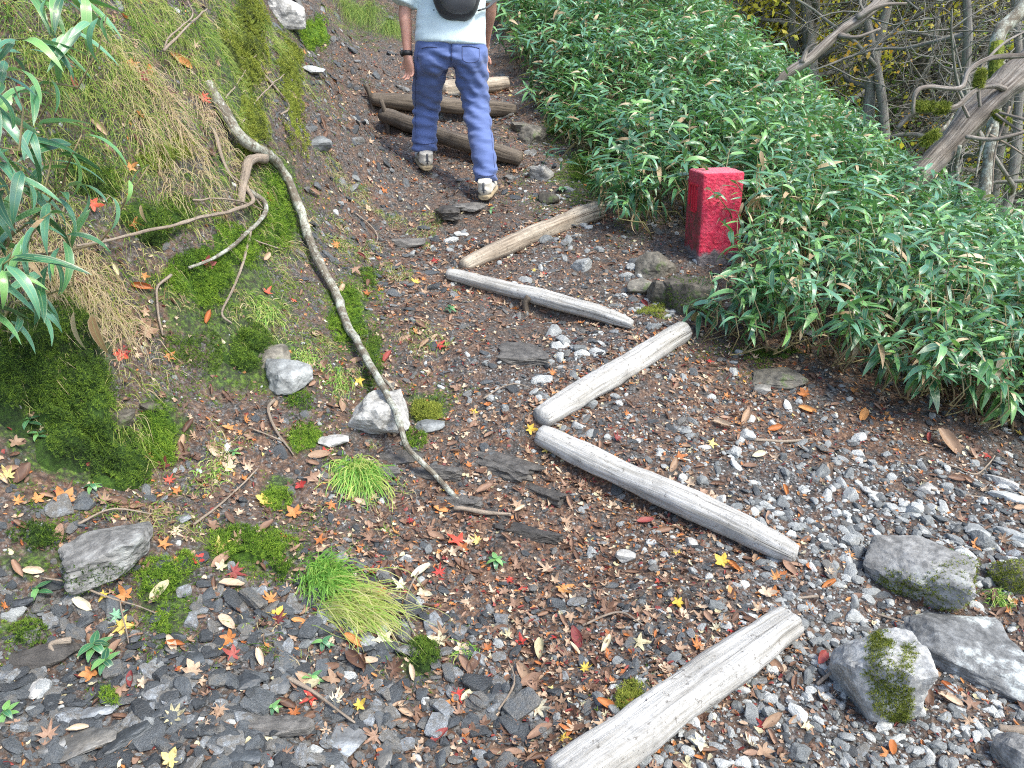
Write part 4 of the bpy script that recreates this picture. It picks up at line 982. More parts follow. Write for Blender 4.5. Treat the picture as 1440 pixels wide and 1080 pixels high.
moss_on(byl('large brown mossy rock'), lambda x, y, n_: (nzp(x, y, 2) > .1), M_mossd, 500, 6, .01)
moss_on(byl('big square grey-brown'), lambda x, y, n_: (y > 795 + 10 * nzp(x, y, 3)), M_mossd, 500, 7, .007)

# ================================================================== GRASS
def blades(mb, roots, dirs, Ls, droop, w=.0022, seg=7, u=None, wig=.12, r=rng):
    n = len(roots); s = np.linspace(0, 1, seg)[None, :, None]
    wv = r.normal(0, wig, (n, 1, 3)) * Ls[:, None, None]
    p = roots[:, None, :] + dirs[:, None, :] * Ls[:, None, None] * s + np.array([0, 0, -1.0]) * (Ls * droop)[:, None, None] * s ** 2 + wv * s ** 2 * np.sin(s * 4)
    T = np.gradient(p, axis=1); side = np.cross(T, np.array([0.2, -1, .35])); side /= np.linalg.norm(side, axis=2)[:, :, None] + 1e-9
    ww = w * (1 - .85 * s ** 1.5) * r.uniform(.6, 1.5, (n, 1, 1))
    V = np.stack([p - side * ww, p + side * ww], 2).reshape(-1, 3)
    i = (np.arange(n)[:, None] * seg * 2 + np.arange(seg - 1)[None, :] * 2).ravel()
    F = np.stack([i, i + 1, i + 3, i + 2], 1)
    uu = r.random(n) if u is None else u
    U = np.stack([np.repeat(np.clip(uu, 0, .999), seg * 2), np.tile(np.repeat(np.linspace(0, 1, seg), 2), n)], 1)
    mb.add(V, F, U)
def clump(px, py, Lm, n, mat, label, spread=.04, up=.5, out=.5, droop=.9, ub=(0, 1), seed=1, w=.0016, cat='grass clump', bias=(0, -.5, 0), name='grass_tuft', stretch=(1, 1)):
    r = np.random.default_rng(seed + int(px) * 7); g, d = at(px, py); nn = np.array(normal_at(g.x, g.y))
    off = r.normal(0, 1, (n, 2)) * spread * np.array(stretch); x = g.x + off[:, 0]; y = g.y + off[:, 1]
    roots = np.column_stack([x, y, H(x, y) - .003])
    a = r.uniform(0, 6.28, n); q = r.random(n) ** .5 * out
    dirs = np.column_stack([np.cos(a) * q, np.sin(a) * q, np.full(n, up)]) + nn * .35 + np.array(bias) * .5 + r.normal(0, .08, (n, 3))
    dirs /= np.linalg.norm(dirs, axis=1)[:, None]
    mb = MB(); blades(mb, roots, dirs, Lm * r.uniform(.45, 1.15, n), droop * r.uniform(.6, 1.3, n), w, u=r.uniform(ub[0], ub[1], n), r=r)
    o = link(name, mb.mesh(name, mat, True)); tag(o, label, cat, None, 'thing'); return o
clump(502,668,.25,900,M_grassg,'lush green grass tuft drooping below the flat pale stone', .030, .45, .6, 1.7, (0, .8), 1)
clump(452,815,.17,520,M_grassg,'green grass tuft with long straw blades trailing right', .026, .5, .5, 1.0, (.0, .6), 2, bias=(.5, -.3, 0))
clump(478,850,.24,380,M_grassg,'long straw-coloured grass trailing over the dark moss cushion', .035, .35, .45, .75, (.5, 1), 3, bias=(1.6, -.9, -.2))
clump(655,915,.07,90,M_grassg,'small thin grass sprout in the litter right of the dark moss cushion', .012, .5, .7, 1.0, (.0, .9), 4)
clump(1352,790,.055,130,M_grassg,'short green grass at the edge of the flat-topped boulder', .014, .6, .7, .9, (0, .4), 5)
clump(1405,842,.06,170,M_grassg,'pale grass rosette in front of the mossy boulder at the right edge', .014, .5, .8, .8, (.1, .9), 6)
clump(180,612,.12,260,M_grass,'fine dry grass hanging over the grassy moss hummock', .035, .3, .5, 1.0, (0, .7), 7)
clump(475,530,.07,150,M_grassg,'short grass right of the heart-shaped rock', .03, .5, .6, 1.0, (.1, .8), 8)
clump(430,505,.07,140,M_grassg,'sparse grass above the heart-shaped rock', .03, .5, .6, 1.0, (.2, .9), 9)
clump(300,660,.06,90,M_grassg,'thin yellow grass on the bare soil of the left slope', .03, .4, .7, 1.0, (.3, 1), 10)
clump(375,440,.08,160,M_grassg,'grass beside the orange leaf on the mossy bank', .03, .4, .6, 1.0, (.2, .9), 11)
clump(820,220,.14,140,M_grass,'dark grass hanging at the hedge foot beside the path', .05, .2, .6, 1.2, (0, .5), 12)
HG = [(60,395,.26,300,.9,'straw grass skirt over the big moss mound'),(120,400,.27,300,.9,'long pale straw hanging above the moss mound'),(150,430,.24,220,.9,'straw blades falling to the right of the moss mound'),
 (15,340,.24,220,.9,'straw grass at the left edge under the bamboo'),(90,330,.22,200,.8,'dry grass between the bamboo leaves'),(30,470,.20,90,.9,'loose straw blades over the left of the moss mound'),
 (250,170,.26,420,.8,'thick dry grass curtain in the middle of the bank'),(215,190,.24,300,.8,'left fringe of the grass curtain'),(290,165,.24,320,.85,'right fringe of the grass curtain with bare stalks'),
 (60,90,.24,320,.4,'green-yellow grass at the upper left corner'),(120,60,.25,360,.45,'draped yellow-green grass below the top left corner'),(170,70,.26,360,.7,'brown-tipped draped grass at the top left'),
 (190,20,.26,360,.5,'grass overhang at the top of the left bank'),(240,30,.25,320,.5,'grass overhang left of the mossy rib'),(130,130,.24,320,.4,'green grass drape under the overhang'),
 (180,120,.24,300,.5,'grass drape above the brown curtain'),(60,180,.22,240,.4,'yellow-green grass behind the near bamboo'),(120,190,.2,240,.5,'grass under the near bamboo leaves'),
 (290,60,.2,260,.35,'yellow-green tuft left of the mossy rib'),(330,110,.18,240,.4,'tuft hanging over the branch base'),(300,120,.2,260,.5,'grass fringe above the pink-red leaf'),
 (370,30,.2,240,.4,'tuft on top of the mossy rib'),(395,70,.2,200,.5,'straw tuft on the bank edge above the path'),(420,110,.16,140,.5,'thin grass on the bank edge beside the scree'),
 (515,20,.6,700,.30,'yellow-green grass hanging above the path bend'),(550,35,.55,600,.30,'grass at the bank left of the walker'),(488,12,.5,500,.3,'grass at the top of the path bend'),(470,30,.25,160,.4,'grass tuft beside the bright moss at the top'),
 (160,290,.16,200,.6,'fine rootlets and grass in the shaded hollow'),(220,250,.16,200,.6,'grass threads under the curtain'),(330,250,.14,120,.6,'thin grass at the branch fork'),(310,20,.22,260,.4,'tuft at the top middle of the bank'),
 (20,20,.22,200,.4,'grass behind the bamboo in the top left corner'),(355,480,.10,100,.6,'threads of grass on the moss cushion'),(80,280,.2,200,.6,'shaded grass below the bamboo stems'),(450,130,.12,90,.4,'small green tuft on the scree beside the path'),(345,350,.1,120,.2,'green grass blades in the bright moss')]
for k, (a, b, Lm, n, ub, lab) in enumerate(HG):
    lo = max(0, ub - .45)
    clump(a, b, Lm * .50, int(n * .8), M_grass if ub < .75 else M_straw, lab, .07 if b < 300 or a < 200 else .05, .32, .75, 1.15, (lo, min(1, ub + .15)), 50 + k, w=.0012, bias=(.15, -.9, 0), name='hanging_grass', stretch=(1, .55))
# short turf over the upper bank
x = rng.uniform(-2.6, -.75, 60000); y = rng.uniform(1.9, 5.0, 60000); z = H(x, y); px, py, d = proj(x, y, z)
xe = np.interp(py, [-120, 0, 100, 200, 300, 400, 470], [420, 415, 400, 360, 300, 180, 60])
k = (px < xe) & (py < 430) & (fbm(np.column_stack([x, y, z]), 5, 3, 5) > -.10); x, y, z = x[k][:15000], y[k][:15000], z[k][:15000]
nn = normals(x, y); q3 = np.column_stack([x, y, z]); dr = nn * .45 + np.array([.1, -.35, .05]) + rng.normal(0, .35, nn.shape) + .9 * np.column_stack([vn(q3, 7, 1), vn(q3, 7, 2) * .4, vn(q3, 7, 3) * .6]); dr /= np.linalg.norm(dr, axis=1)[:, None]
mb = MB(); blades(mb, np.column_stack([x, y, z - .003]), dr, rng.uniform(.02, .085, len(x)), rng.uniform(.3, 1.3, len(x)), .0015, 5, u=np.clip(.32 + .5 * fbm(np.column_stack([x, y, z]), 2.5, 2, 8) + rng.normal(0, .15, len(x)), 0, 1))
tag(link('turf', mb.mesh('turf', M_grass)), kind='stuff')

x = rng.uniform(-2.2, .4, 200000); y = rng.uniform(1.2, 4.8, 200000); z = H(x, y); px, py, d = proj(x, y, z); q3 = np.column_stack([x, y, z])
k = (px > -20) & (px < 640) & (py > 200) & (py < 1000) & (px < 700 - .25 * np.abs(py - 600)) & (fbm(q3, 5, 3, 61) > .30 + .5 * (py > 760)); q3 = q3[k][:5200]; nn = normals(q3[:, 0], q3[:, 1])
dr = nn + rng.normal(0, .5, nn.shape) + [0, -.2, .2]; dr /= np.linalg.norm(dr, axis=1)[:, None]
mb = MB(); blades(mb, q3, dr, rng.uniform(.02, .075, len(q3)), rng.uniform(.3, 1.4, len(q3)), .0013, 5, u=rng.random(len(q3)) ** 1.3); tag(link('sparse_grass', mb.mesh('sparse_grass', M_grass)), kind='stuff')
# ================================================================== FALLEN BRANCHES
def pathpx(L, n):
    return smoothpath([tuple(P(a, b, d)) for a, b, d in L], n)
def onpx(L, n, lift=.02):
    q = []
    for e in L:
        g, d = at(e[0], e[1]); 
        lf = e[2] if len(e) > 2 else lift
        v = (Vector((0, 0, CAMZ)) - g).normalized(); q.append(tuple(g + v * lf))
    return smoothpath(q, n)
br = empty('fallen_branch', at(560, 600)[0]); tag(br, 'long crooked lichen-covered dead branch lying down the left slope', 'branch')
def bpart(name, L, r1, r2, parent, mat=M_branch, lift=.02, n=40, ns=12, rough=.22, rf=22, seed=1, p=.8):
    q = onpx(L, n, lift); q += .006 * np.stack([vn(q, 12, seed), vn(q, 12, seed + 1), vn(q, 12, seed + 2)], 1)
    t = np.linspace(0, 1, n); mb = MB(); tube(mb, q, r1 + (r2 - r1) * t ** p, ns, rough, rf, seed=seed)
    me = mb.mesh(name, mat); o = link(name, me)
    if parent is not None: o.parent = parent; o.matrix_parent_inverse = Matrix.Translation(-parent.location)
    return o
bpart('main_limb', [(290,118,.0),(318,160,.05),(345,198,.10),(392,232,.12),(420,290,.11),(440,350,.09),(470,408,.08),(492,462,.07),(520,512,.09),(548,560,.19),(562,598,.20),(575,632,.10),(612,668,.03),(648,706,.01)], .031, .009, br, n=90, seed=3)
bpart('stub', [(372,222,.11),(350,226,.10),(343,255,.07),(338,290,.03)], .024, .016, br, M_twig, n=16, seed=4)
bpart('side_twig', [(345,262,.06),(352,285,.09),(300,303,.09),(235,318,.08),(160,335,.07),(106,346,.05)], .010, .005, br, M_twig, n=40, seed=5)
bpart('side_twig', [(348,268,.06),(372,285,.09),(370,302,.09),(345,330,.08),(300,362,.07),(266,377,.05)], .013, .006, br, M_branch, n=40, seed=6)
bpart('side_twig', [(352,322,.07),(345,360,.06),(330,400,.05),(312,440,.04),(325,455,.02)], .007, .004, br, M_twig, n=24, seed=7)
bpart('side_twig', [(300,180,.04),(322,240,.05),(348,265,.06),(370,292,.06)], .008, .004, br, M_twig, n=24, seed=8)
bpart('side_twig', [(270,280,.05),(330,282,.06),(372,296,.06)], .004, .003, br, M_twig, n=16, seed=9)
bpart('side_twig', [(340,330,.05),(385,348,.04),(400,350,.02)], .005, .002, br, M_twig, n=14, seed=10)
bpart('side_twig', [(528,520,.06),(548,545,.07),(565,575,.05)], .008, .004, br, M_branch, n=14, seed=11)
TW = [([(500,300,.02),(530,330,.02),(520,360,.01)],.004,.002,'thin dark twig on the scree left of the path'),([(590,430,.02),(640,455,.02),(665,450,.01)],.004,.002,'thin twig among leaves left of the thin grey log'),
 ([(680,560,.02),(720,540,.03),(752,548,.01)],.004,.002,'fine twig above the log joint'),([(820,880,.02),(870,862,.03),(905,880,.02)],.004,.002,'fine bare twig in the litter above the nearest log'),
 ([(700,1000,.02),(722,960,.03),(715,930,.02)],.003,.002,'dark thin twig below the small scarlet leaf'),([(110,735,.02),(160,715,.03),(215,722,.02)],.004,.002,'thin brown twig behind the big square rock'),
 ([(590,800,.02),(570,850,.03),(585,895,.02)],.003,.002,'fine brown stem beside the dark moss cushion'),([(870,660,.02),(905,690,.02)],.004,.003,'short bark strip against the middle log'),([(242,387,.03),(222,405,.03),(222,440,.02),(228,470,.01)],.006,.003,'curved grey twig end poking from the shaded bank'),
 ([(385,562,.02),(378,578,.03),(392,610,.02),(412,640,.01)],.007,.003,'forked bare twig below the heart-shaped rock'),
 ([(350,600,.02),(400,622,.01)],.004,.003,'short twig in the leaf pocket'),
 ([(272,738,.02),(320,700,.02),(362,660,.02)],.005,.003,'straight grey twig slanting across the left slope'),
 ([(402,950,.02),(450,980,.03),(500,1015,.02)],.006,.003,'pale straight stick on the scree under the straw grass'),
 ([(60,812,.02),(110,822,.03),(170,845,.02),(225,862,.01)],.003,.002,'thin curved twig below the big square rock'),
 ([(230,70,.15),(262,38,.2),(292,12,.25)],.006,.004,'pale twig sticking up from the top of the bank'),
 ([(232,68,.12),(240,50,.15),(270,25,.2),(262,0,.25)],.004,.003,'second pale twig crossing at the top of the bank'),
 ([(318,138,.08),(345,100,.12),(372,60,.15)],.004,.003,'thin stalk rising by the mossy rib'),
 ([(340,175,.05),(370,130,.1),(400,105,.06)],.004,.003,'thin bent twig above the fallen branch'),
 ([(365,98,.02),(392,130,.04),(408,150,.03),(396,162,.01)],.009,.006,'dark forked twig on the bank edge by the scree'),
 ([(1060,618,.01),(1100,620,.015),(1142,618,.01)],.007,.006,'short grey stick lying on the right gravel'),
 ([(1120,838,.01),(1148,838,.015)],.005,.004,'short pale stick on the gravel above the boulders'),
 ([(1150,962,.02),(1190,930,.06),(1215,915,.09)],.005,.003,'thin twig leaning against the moss-capped boulder'),
 ([(1235,865,.02),(1272,875,.03)],.004,.003,'small twig between the boulders'),
 ([(1405,1023,.01),(1448,1028,.02)],.012,.012,'pale driftwood piece at the right edge'),
 ([(1310,690,.02),(1380,700,.02)],.004,.003,'thin straw stick on the gravel near the white stone'),
 ([(820,282,.02),(850,285,.03),(880,275,.04)],.006,.003,'bare twig poking from the hedge foot beside the cut log'),
 ([(1330,655,.01),(1375,665,.02),(1400,640,.02)],.004,.003,'bent dead stalk under the hedge at right'),
 ([(640,715,.03),(690,720,.03),(720,722,.02)],.010,.006,'weathered stick on the low dark ledge'),
 ([(170,845,.02),(180,905,.02)],.002,.0015,'fine red stalk on the scree'),
 ([(100,900,.02),(72,905,.03),(85,925,.02)],.008,.003,'reddish bark strip above the leaf at the low plant')]
for k, (L, a, b, lab) in enumerate(TW):
    o = bpart('twig', L, a, b, None, M_twig, n=18, ns=7, seed=20 + k); tag(o, lab, 'twig')

# ================================================================== BAMBOO GRASS
def sasa_leaf(name, mat, droop, wd=.085, nl=7, fold=.25, seed=0, twist=0):
    s = np.linspace(0, 1, nl + 1); V = []; U = []
    prof = np.sin(np.pi * np.clip(s * .93 + .07, 0, 1) ** .72) ** .8; prof[-1] = .02; prof[0] = .12
    for i, t in enumerate(s):
        th = droop * t * 1.35; # arc
        xx = np.sin(th) / max(droop * 1.35, 1e-3) if droop > .01 else t
        zz = -(1 - math.cos(th)) / max(droop * 1.35, 1e-3) if droop > .01 else 0
        for j in (-1, 0, 1):
            wv = wd * prof[i] * j; a = twist * t
            V.append((xx, wv * math.cos(a), zz + abs(j) * wd * prof[i] * fold + wv * math.sin(a))); U.append((t, j))
    F = []
    for i in range(nl):
        for j in range(2): F.append([i*3+j, i*3+j+1, (i+1)*3+j+1, (i+1)*3+j])
    mb = MB(); mb.add(V, F, U); return mb.mesh(name, mat, True)
SL_ = {}
for key, mat in (('g', M_sasa), ('b', M_sasab), ('d', M_sasad)):
    SL_[key] = [sasa_leaf('bamboo_leaf_' + key, mat, dr, wd, 7 if key != 'x' else 5, fo, 0, tw) for dr, wd, fo, tw in
                ((.35, .085, .25, .2), (.7, .09, .2, -.3), (1.05, .08, .3, .4), (1.35, .085, .15, -.2), (.2, .075, .35, .1))]
CULM = []
for k in range(4):
    mb = MB(); r = np.random.default_rng(k)
    q = smoothpath([(0, 0, 0), (.03 * r.normal(), .03 * r.normal(), .35), (.06 * r.normal(), .06 * r.normal(), .7), (.05 * r.normal(), .05 * r.normal(), 1)], 7)
    q[-1][:2] = 0
    tube(mb, q, [.0045, .0045, .004, .0035, .003, .0025, .002], 5); mb.U[-1][:, 0] = .25 + .2 * k; CULM.append(mb.mesh('culm', M_culm))
def plant_spec(r, h, Lf, n, lean, dead=.08, key=None, spreadz=.35, face=None):
    """leaf transforms relative to the plant base; the culm leans by `lean` (vector)"""
    top = np.array([lean[0], lean[1], 1.0]) ; top = top / np.linalg.norm(top) * h; specs = []
    a0 = r.uniform(0, 6.28)
    for j in range(n):
        t = 1 - spreadz * (j / n) ** 1.2; base = top * t
        az = a0 + j * 2.4 + r.normal() * .35
        if face is not None and r.random() < .55: az = face + r.normal() * .8
        el = r.uniform(-.15, .75) if j < n * .6 else r.uniform(-.9, .2)
        k = 'd' if r.random() < dead + (.10 if t < .78 else 0) else (key or ('b' if r.random() < .25 else 'g'))
        L = Lf * r.uniform(.65, 1.15) * (1 if j else .8)
        specs.append((k, int(r.integers(5)), base, (r.normal() * .35, -el, az), L))
    return top, specs
def culm_rot(top):
    return Vector(top).to_track_quat('Z', 'Y').to_euler()
def place_plant(loc, r, h, Lf, n, lean, label, group, name='bamboo_grass', **kw):
    root = empty(name, loc); tag(root, label, 'bamboo plant', group, 'thing')
    top, sp = plant_spec(r, h, Lf, n, lean, **kw)
    link('stem', CULM[r.integers(4)], root, None, culm_rot(top), (1, 1, h))
    for (k, i, b, e, L) in sp: link('leaf', SL_[k][i], root, b, e, (L, L * r.uniform(.85, 1.25), L))
    return root
def joined_plant(name, r, h, Lf, n, lean, lod=True, **kw):
    top, sp = plant_spec(r, h, Lf, n, lean, **kw); mbs = {}; VV = []; FF = []; UU = []; MI = []; nv = 0
    def app(me, M4, mi):
        nonlocal nv
        m = len(me.vertices); co = np.empty(m*3); me.vertices.foreach_get('co', co); co = co.reshape(-1, 3)
        M4 = np.array(M4); co = co @ M4[:3, :3].T + M4[:3, 3]
        F = np.array([list(p_.vertices) if len(p_.vertices) == 4 else list(p_.vertices) + [p_.vertices[-1]] for p_ in me.polygons]); uv = np.zeros((m, 2))
        for l_, u_ in zip(me.loops, me.uv_layers[0].data): uv[l_.vertex_index] = u_.uv
        VV.append(co); FF.append(F + nv); UU.append(uv); MI.append(np.full(len(F), mi)); nv += m
    app(CULM[r.integers(4)], Matrix.LocRotScale(Vector((0, 0, 0)), culm_rot(top), Vector((1, 1, h))), 3)
    for (k, i, b, e, L) in sp: app(SL_[k][i], Matrix.LocRotScale(Vector(b), Euler(e), Vector((L, L, L))), 'gbd'.index(k))
    F = np.concatenate(FF); tri = F[:, 2] == F[:, 3]; mi = np.concatenate(MI)
    F2 = np.concatenate([F[:, [0, 1, 2]], F[~tri][:, [0, 2, 3]]]); mi2 = np.concatenate([mi, mi[~tri]])
    return mesh_np(name, np.concatenate(VV), F2, np.concatenate(UU), True, [M_sasa, M_sasab, M_sasad, M_culm], mi2)
rr = np.random.default_rng(77)
protos('bamboo', [joined_plant('bamboo_plant', rr, 1.0, .26, 11, (rr.normal() * .12, rr.normal() * .12), dead=.06, spreadz=.5) for k in range(12)])
# hedge: world scatter
m = 19500
x = rng.uniform(-.6, 6.5, m); y = rng.uniform(2.2, 13, m)
hd = hedge_in(x, y); dist = np.hypot(x, y); z = H(x, y); px, py, dd = proj(x, y, z + .5)
k = (hd > .02) & (hd < 3.6) & (px < 1900) & (px > 560) & (py > -250) & (rng.random(m) < np.clip(1.25 - dist * .07, .35, 1)) & ~((np.abs(px - 1000) < 70) & (hd < .32) & (np.abs(y - pg.y) < .5))
x, y, z, hd, px, py, dist = [a[k] for a in (x, y, z, hd, px, py, dist)]
far = (y > 8.5)
n = len(x); print('bamboo', n)
hh = np.clip(.32 + .45 * hd, .32, .52) * rng.uniform(.75, 1.15, n) * (1 + .25 * fbm(np.column_stack([x, y, z]), 1.3, 2, 4))
# keep the post free
ax_, ay_ = post.location.x, post.location.y
free = (np.hypot(x - ax_, y - ay_) > .24) & ~((px > 925) & (px < 1038) & (y < ay_ + .10) & (y > ay_ - .45) & (x < ax_ + .34))
x, y, z, hd, px, py, dist, hh = [a[free] for a in (x, y, z, hd, px, py, dist, hh)]; n = len(x)
# plants lean out over the path (down-left) near the foot
lx = -np.clip(.55 - hd * .5, .0, .5) + rng.normal(0, .15, n); ly = -np.clip(.6 - hd * .5, .05, .5) + rng.normal(0, .15, n)
score = dist + 1.2 * np.clip(hd - .25, 0, 5) + rng.random(n) * .5 + 3 * ((px > 1480) | (px < 650) | (py < -30))
order = np.argsort(score); near = order[:290]; rest = order[290:]
HREG = []
for q in near:
    r = np.random.default_rng(int(q) + 5)
    zx_ = 0; zone = 'at the hedge foot right of the gravel' if px[q] > 1250 else ('behind the dark rock under the hedge' if px[q] > 1060 else ('around the red post' if py[q] > 250 else 'along the upper path edge'))
    pr_ = place_plant((x[q], y[q], z[q] - .02), r, hh[q], .132 * r.uniform(.7, 1.3), int(r.integers(8, 12)), (lx[q] * 1.3, ly[q] * 1.3), 'leafy green bamboo grass plant ' + zone, 'bamboo grass plants of the hedge', dead=.06, spreadz=.42, face=-2.2); HREG.append((pr_, px[q], py[q]))
q = rest; sc_ = hh[q]
scatter('bamboo_undergrowth', 'bamboo', np.column_stack([x[q], y[q], z[q] - .02]), np.column_stack([rng.normal(0, .2, len(q)) - ly[q] * .5, rng.normal(0, .2, len(q)) + lx[q] * .5, rng.uniform(0, 6.28, len(q))]),
        np.column_stack([np.full(len(q), .56) * rng.uniform(.85, 1.15, len(q)), np.full(len(q), .56) * rng.uniform(.85, 1.15, len(q)), sc_]), rng.integers(0, 12, len(q)))
# the slope above and beyond the path bend
x = rng.uniform(-9, 3, 6000); y = rng.uniform(2.5, 16, 6000); z = H(x, y); a1, b1, d1 = proj(x, y, z + .6)
k = (hedge_in(x, y) < -.1) & ((b1 < -25) | (a1 < -160)) & ((x < -2.1) | (y > 9.6)) & (z > 1.9); x, y, z = x[k][:2300], y[k][:2300], z[k][:2300]; n = len(x)
scatter('hillside_bamboo', 'bamboo', np.column_stack([x, y, z - .02]), np.column_stack([rng.normal(0, .2, n), rng.normal(0, .2, n), rng.uniform(0, 6.28, n)]), np.column_stack([np.full(n, .6), np.full(n, .6), rng.uniform(.3, .55, n)]), rng.integers(0, 12, n))
# near bamboo on the left bank: large leaves close to the camera
LB = [(-20,-10,2.15,(60,60)),(-30,110,2.05,(70,110)),(-10,200,2.0,(60,170)),(-40,300,2.0,(30,240)),(-30,380,1.95,(70,300)),(30,430,2.15,(95,330)),(-30,60,2.2,(150,20)),(20,240,2.1,(115,190)),(-40,420,1.9,(20,360)),(60,-60,2.4,(120,-5)),(-50,160,1.8,(10,100)),(80,300,2.2,(210,232)),(-20,330,2.1,(105,255))]
lab_near = ['in the top left corner','under the top left corner','at the left edge near its top','at the left edge halfway down the bank','low at the left edge over the straw','above the straw skirt','reaching right across the top left','in the middle of the left cluster','lowest at the left edge','hanging from the top edge at left','closest to the camera at the left edge','whose leaves reach farthest right over the grass','with broad leaves over the shaded hollow']
for k, (bx, by, d, (tx, ty)) in enumerate(LB):
    r = np.random.default_rng(300 + k); base = P(bx - 40, by + 60, d + .12); top = P(tx, ty, d)
    root = empty('broad_leaf_bamboo', base); tag(root, 'broad-leaved bamboo ' + lab_near[k], 'bamboo plant', 'broad-leaved bamboo on the left bank', 'thing')
    tv = np.array(top - base); Ln = np.linalg.norm(tv)
    link('stem', CULM[k % 4], root, None, culm_rot(tv), (1, 1, Ln))
    nleaf = 15 if k not in (11,) else 5
    for j in range(nleaf):
        t = 1 - .8 * (j / nleaf); az = r.uniform(-2.1, 1.0) + (-.25 if j % 2 else .2)
        if k == 11: az = [-1.7, -.9, -.45, -2.1, .1][j]
        el = r.uniform(-.7, .35); L = r.uniform(.095, .19) * (.82 if k == 11 else 1)
        kk = 'b' if r.random() < .5 else 'g'
        if r.random() < .04: kk = 'd'
        link('leaf', SL_[kk][int(r.integers(4))], root, tv * t, (r.uniform(-.9, .5), -el, az), (L, L * .98, L))
for (a, b, c, e, lab) in [(104,450,-1.75,.13,'dry folded bamboo leaf hanging over the moss mound'),(128,455,-1.15,.14,'second dry brown bamboo leaf beside the folded one'),(45,395,-1.6,.13,'dry brown bamboo leaf at the left over the straw'),(12,375,-2.2,.11,'pale dry bamboo leaf at the left edge'),(198,300,-1.5,.07,'small pale dead leaf on the thin side twig'),(1070,232,-1.4,.10,'dead tan bamboo leaf hanging in the hedge right of the post'),(950,400,-1.9,.10,'folded tan dead leaf on the mossy rock by the post')]:
    g, d = at(a, b); q = P(a, b - 12, d - .10) if a < 960 and b > 290 else P(a, b, d - .1)
    if a == 1070: q = P(a, b - 20, 4.15)
    if a == 950: q = P(952, 396, d - .03)
    o = link('dead_bamboo_leaf', SL_['d'][1], None, q, (.6, -c * .55, c if a > 0 else 0), (e, e * 1.3, e)); o.rotation_euler = (.5, 1.05, c); tag(o, lab, 'leaf')
# green seedlings
def seedling(px, py, s, n, label, mat=M_sasa):
    g, d = at(px, py); root = empty('seedling', g); tag(root, label, 'seedling')
    mb = MB(); tube(mb, [(0, 0, -.005), (0, 0, s * .6)], [.001, .001], 4); link('stem', mb.mesh('stem', M_grassg), root)
    for j in range(n): link('leaf', SL_['g'][j % 3], root, (0, 0, s * (.3 + .3 * j / n)), (0, random.uniform(-.5, .1), j * 2.4), (s * .8, s * 2.2, s * .8))
for a, b, s, n, lab in [(697,795,.045,7,'tiny green seedling with pointed leaves in the litter'),(690,300,.05,4,'tiny green sprout by the walker\'s heel'),(633,440,.05,7,'grey-green seedling on the dark embedded slab'),(42,600,.05,5,'pale ivy sprout on the big moss mound'),(55,618,.04,5,'low ivy leaves under the moss mound'),(330,640,.03,5,'small clover sprout in the leaf pocket'),
   (135,920,.06,9,'low light green plant on the scree'),(150,940,.05,8,'second low green plant just below the first'),(10,1010,.04,7,'round-leaved weed at the bottom left edge'),(440,960,.04,6,'small green weed left of the pale stick'),(385,1000,.03,6,'tiny weed on the ledge near the bottom'),(55,838,.05,4,'pale green leaf sprout below the moss at left'),(790,270,.06,8,'bright green tuft of weed right of the dark rock'),(130,690,.04,6,'yellowish sprout left of the bare soil'),(455,910,.04,6,'yellow-green sprout under the straw grass')]:
    seedling(a, b, s, n, lab)
# ================================================================== WALKER
def remesh(mb, name, mat, voxel=.008, smooth=4, disp=None, factor=.5):
    me = mb.mesh(name + '_src', mat); o = bpy.data.objects.new('tmp', me); COL.objects.link(o)
    a = o.modifiers.new('r', 'REMESH'); a.mode = 'VOXEL'; a.voxel_size = voxel; a.use_smooth_shade = True
    b_ = o.modifiers.new('s', 'SMOOTH'); b_.iterations = smooth; b_.factor = factor
    dg = bpy.context.evaluated_depsgraph_get(); out = bpy.data.meshes.new_from_object(o.evaluated_get(dg)); out.name = name
    bpy.data.objects.remove(o); bpy.data.meshes.remove(me)
    if disp is not None:
        m = len(out.vertices); co = np.empty(m*3); out.vertices.foreach_get('co', co); co = co.reshape(-1, 3)
        nr = np.empty(m*3); out.vertices.foreach_get('normal', nr); nr = nr.reshape(-1, 3)
        co = co + nr * disp(co, nr)[:, None]; out.vertices.foreach_set('co', co.ravel()); out.update()
    out.materials.clear(); out.materials.append(mat)
    for p_ in out.polygons: p_.use_smooth = True
    return out
def cloth_mat(name, c, rough=.8, sheen=.2, sc=260, var=.12):
    M = MT(name); v = M.co('Object'); n1 = M.noise(v, sc, 3, .7); n2 = M.noise(v, 5, 4, .6)
    cc = M.mix(M.ramp(n2, [(.3, 0.0), (.7, 1.0)]), tuple(x * (1 - var) for x in c), tuple(min(1, x * (1 + var)) for x in c))
    M.col(cc); M.rough(rough); M.b.inputs['Sheen Weight'].default_value = sheen; M.bump(n1, .15, .002); return M.m
M_pants = cloth_mat('slate_blue_trousers', (.080, .125, .30)); M_shirt = cloth_mat('pale_blue_shirt', (.52, .64, .67), .9)
M_pack = cloth_mat('black_nylon', (.022, .024, .030), .55, .1); M_packg = cloth_mat('grey_nylon', (.07, .075, .085), .5, .1)
M_shoe = cloth_mat('off_white_shoe', (.50, .47, .40), .8, .1, 120, .3); M_sole = cloth_mat('tan_rubber_sole', (.30, .24, .15), .85, 0, 60, .3)
Ms = MT('skin'); v_ = Ms.co('Object'); Ms.col(Ms.ramp(Ms.noise(v_, 14, 4), [(.3, (.42, .20, .14)), (.7, (.56, .31, .23))])); Ms.rough(.5)
Ms.b.inputs['Subsurface Weight'].default_value = .08; Ms.b.inputs['Subsurface Radius'].default_value = (.01, .004, .002); M_skin = Ms.m
M_hair = cloth_mat('black_hair', (.012, .010, .009), .5, 0, 90); M_rubber = flat_mat('black_rubber', (.012, .012, .013), .5)
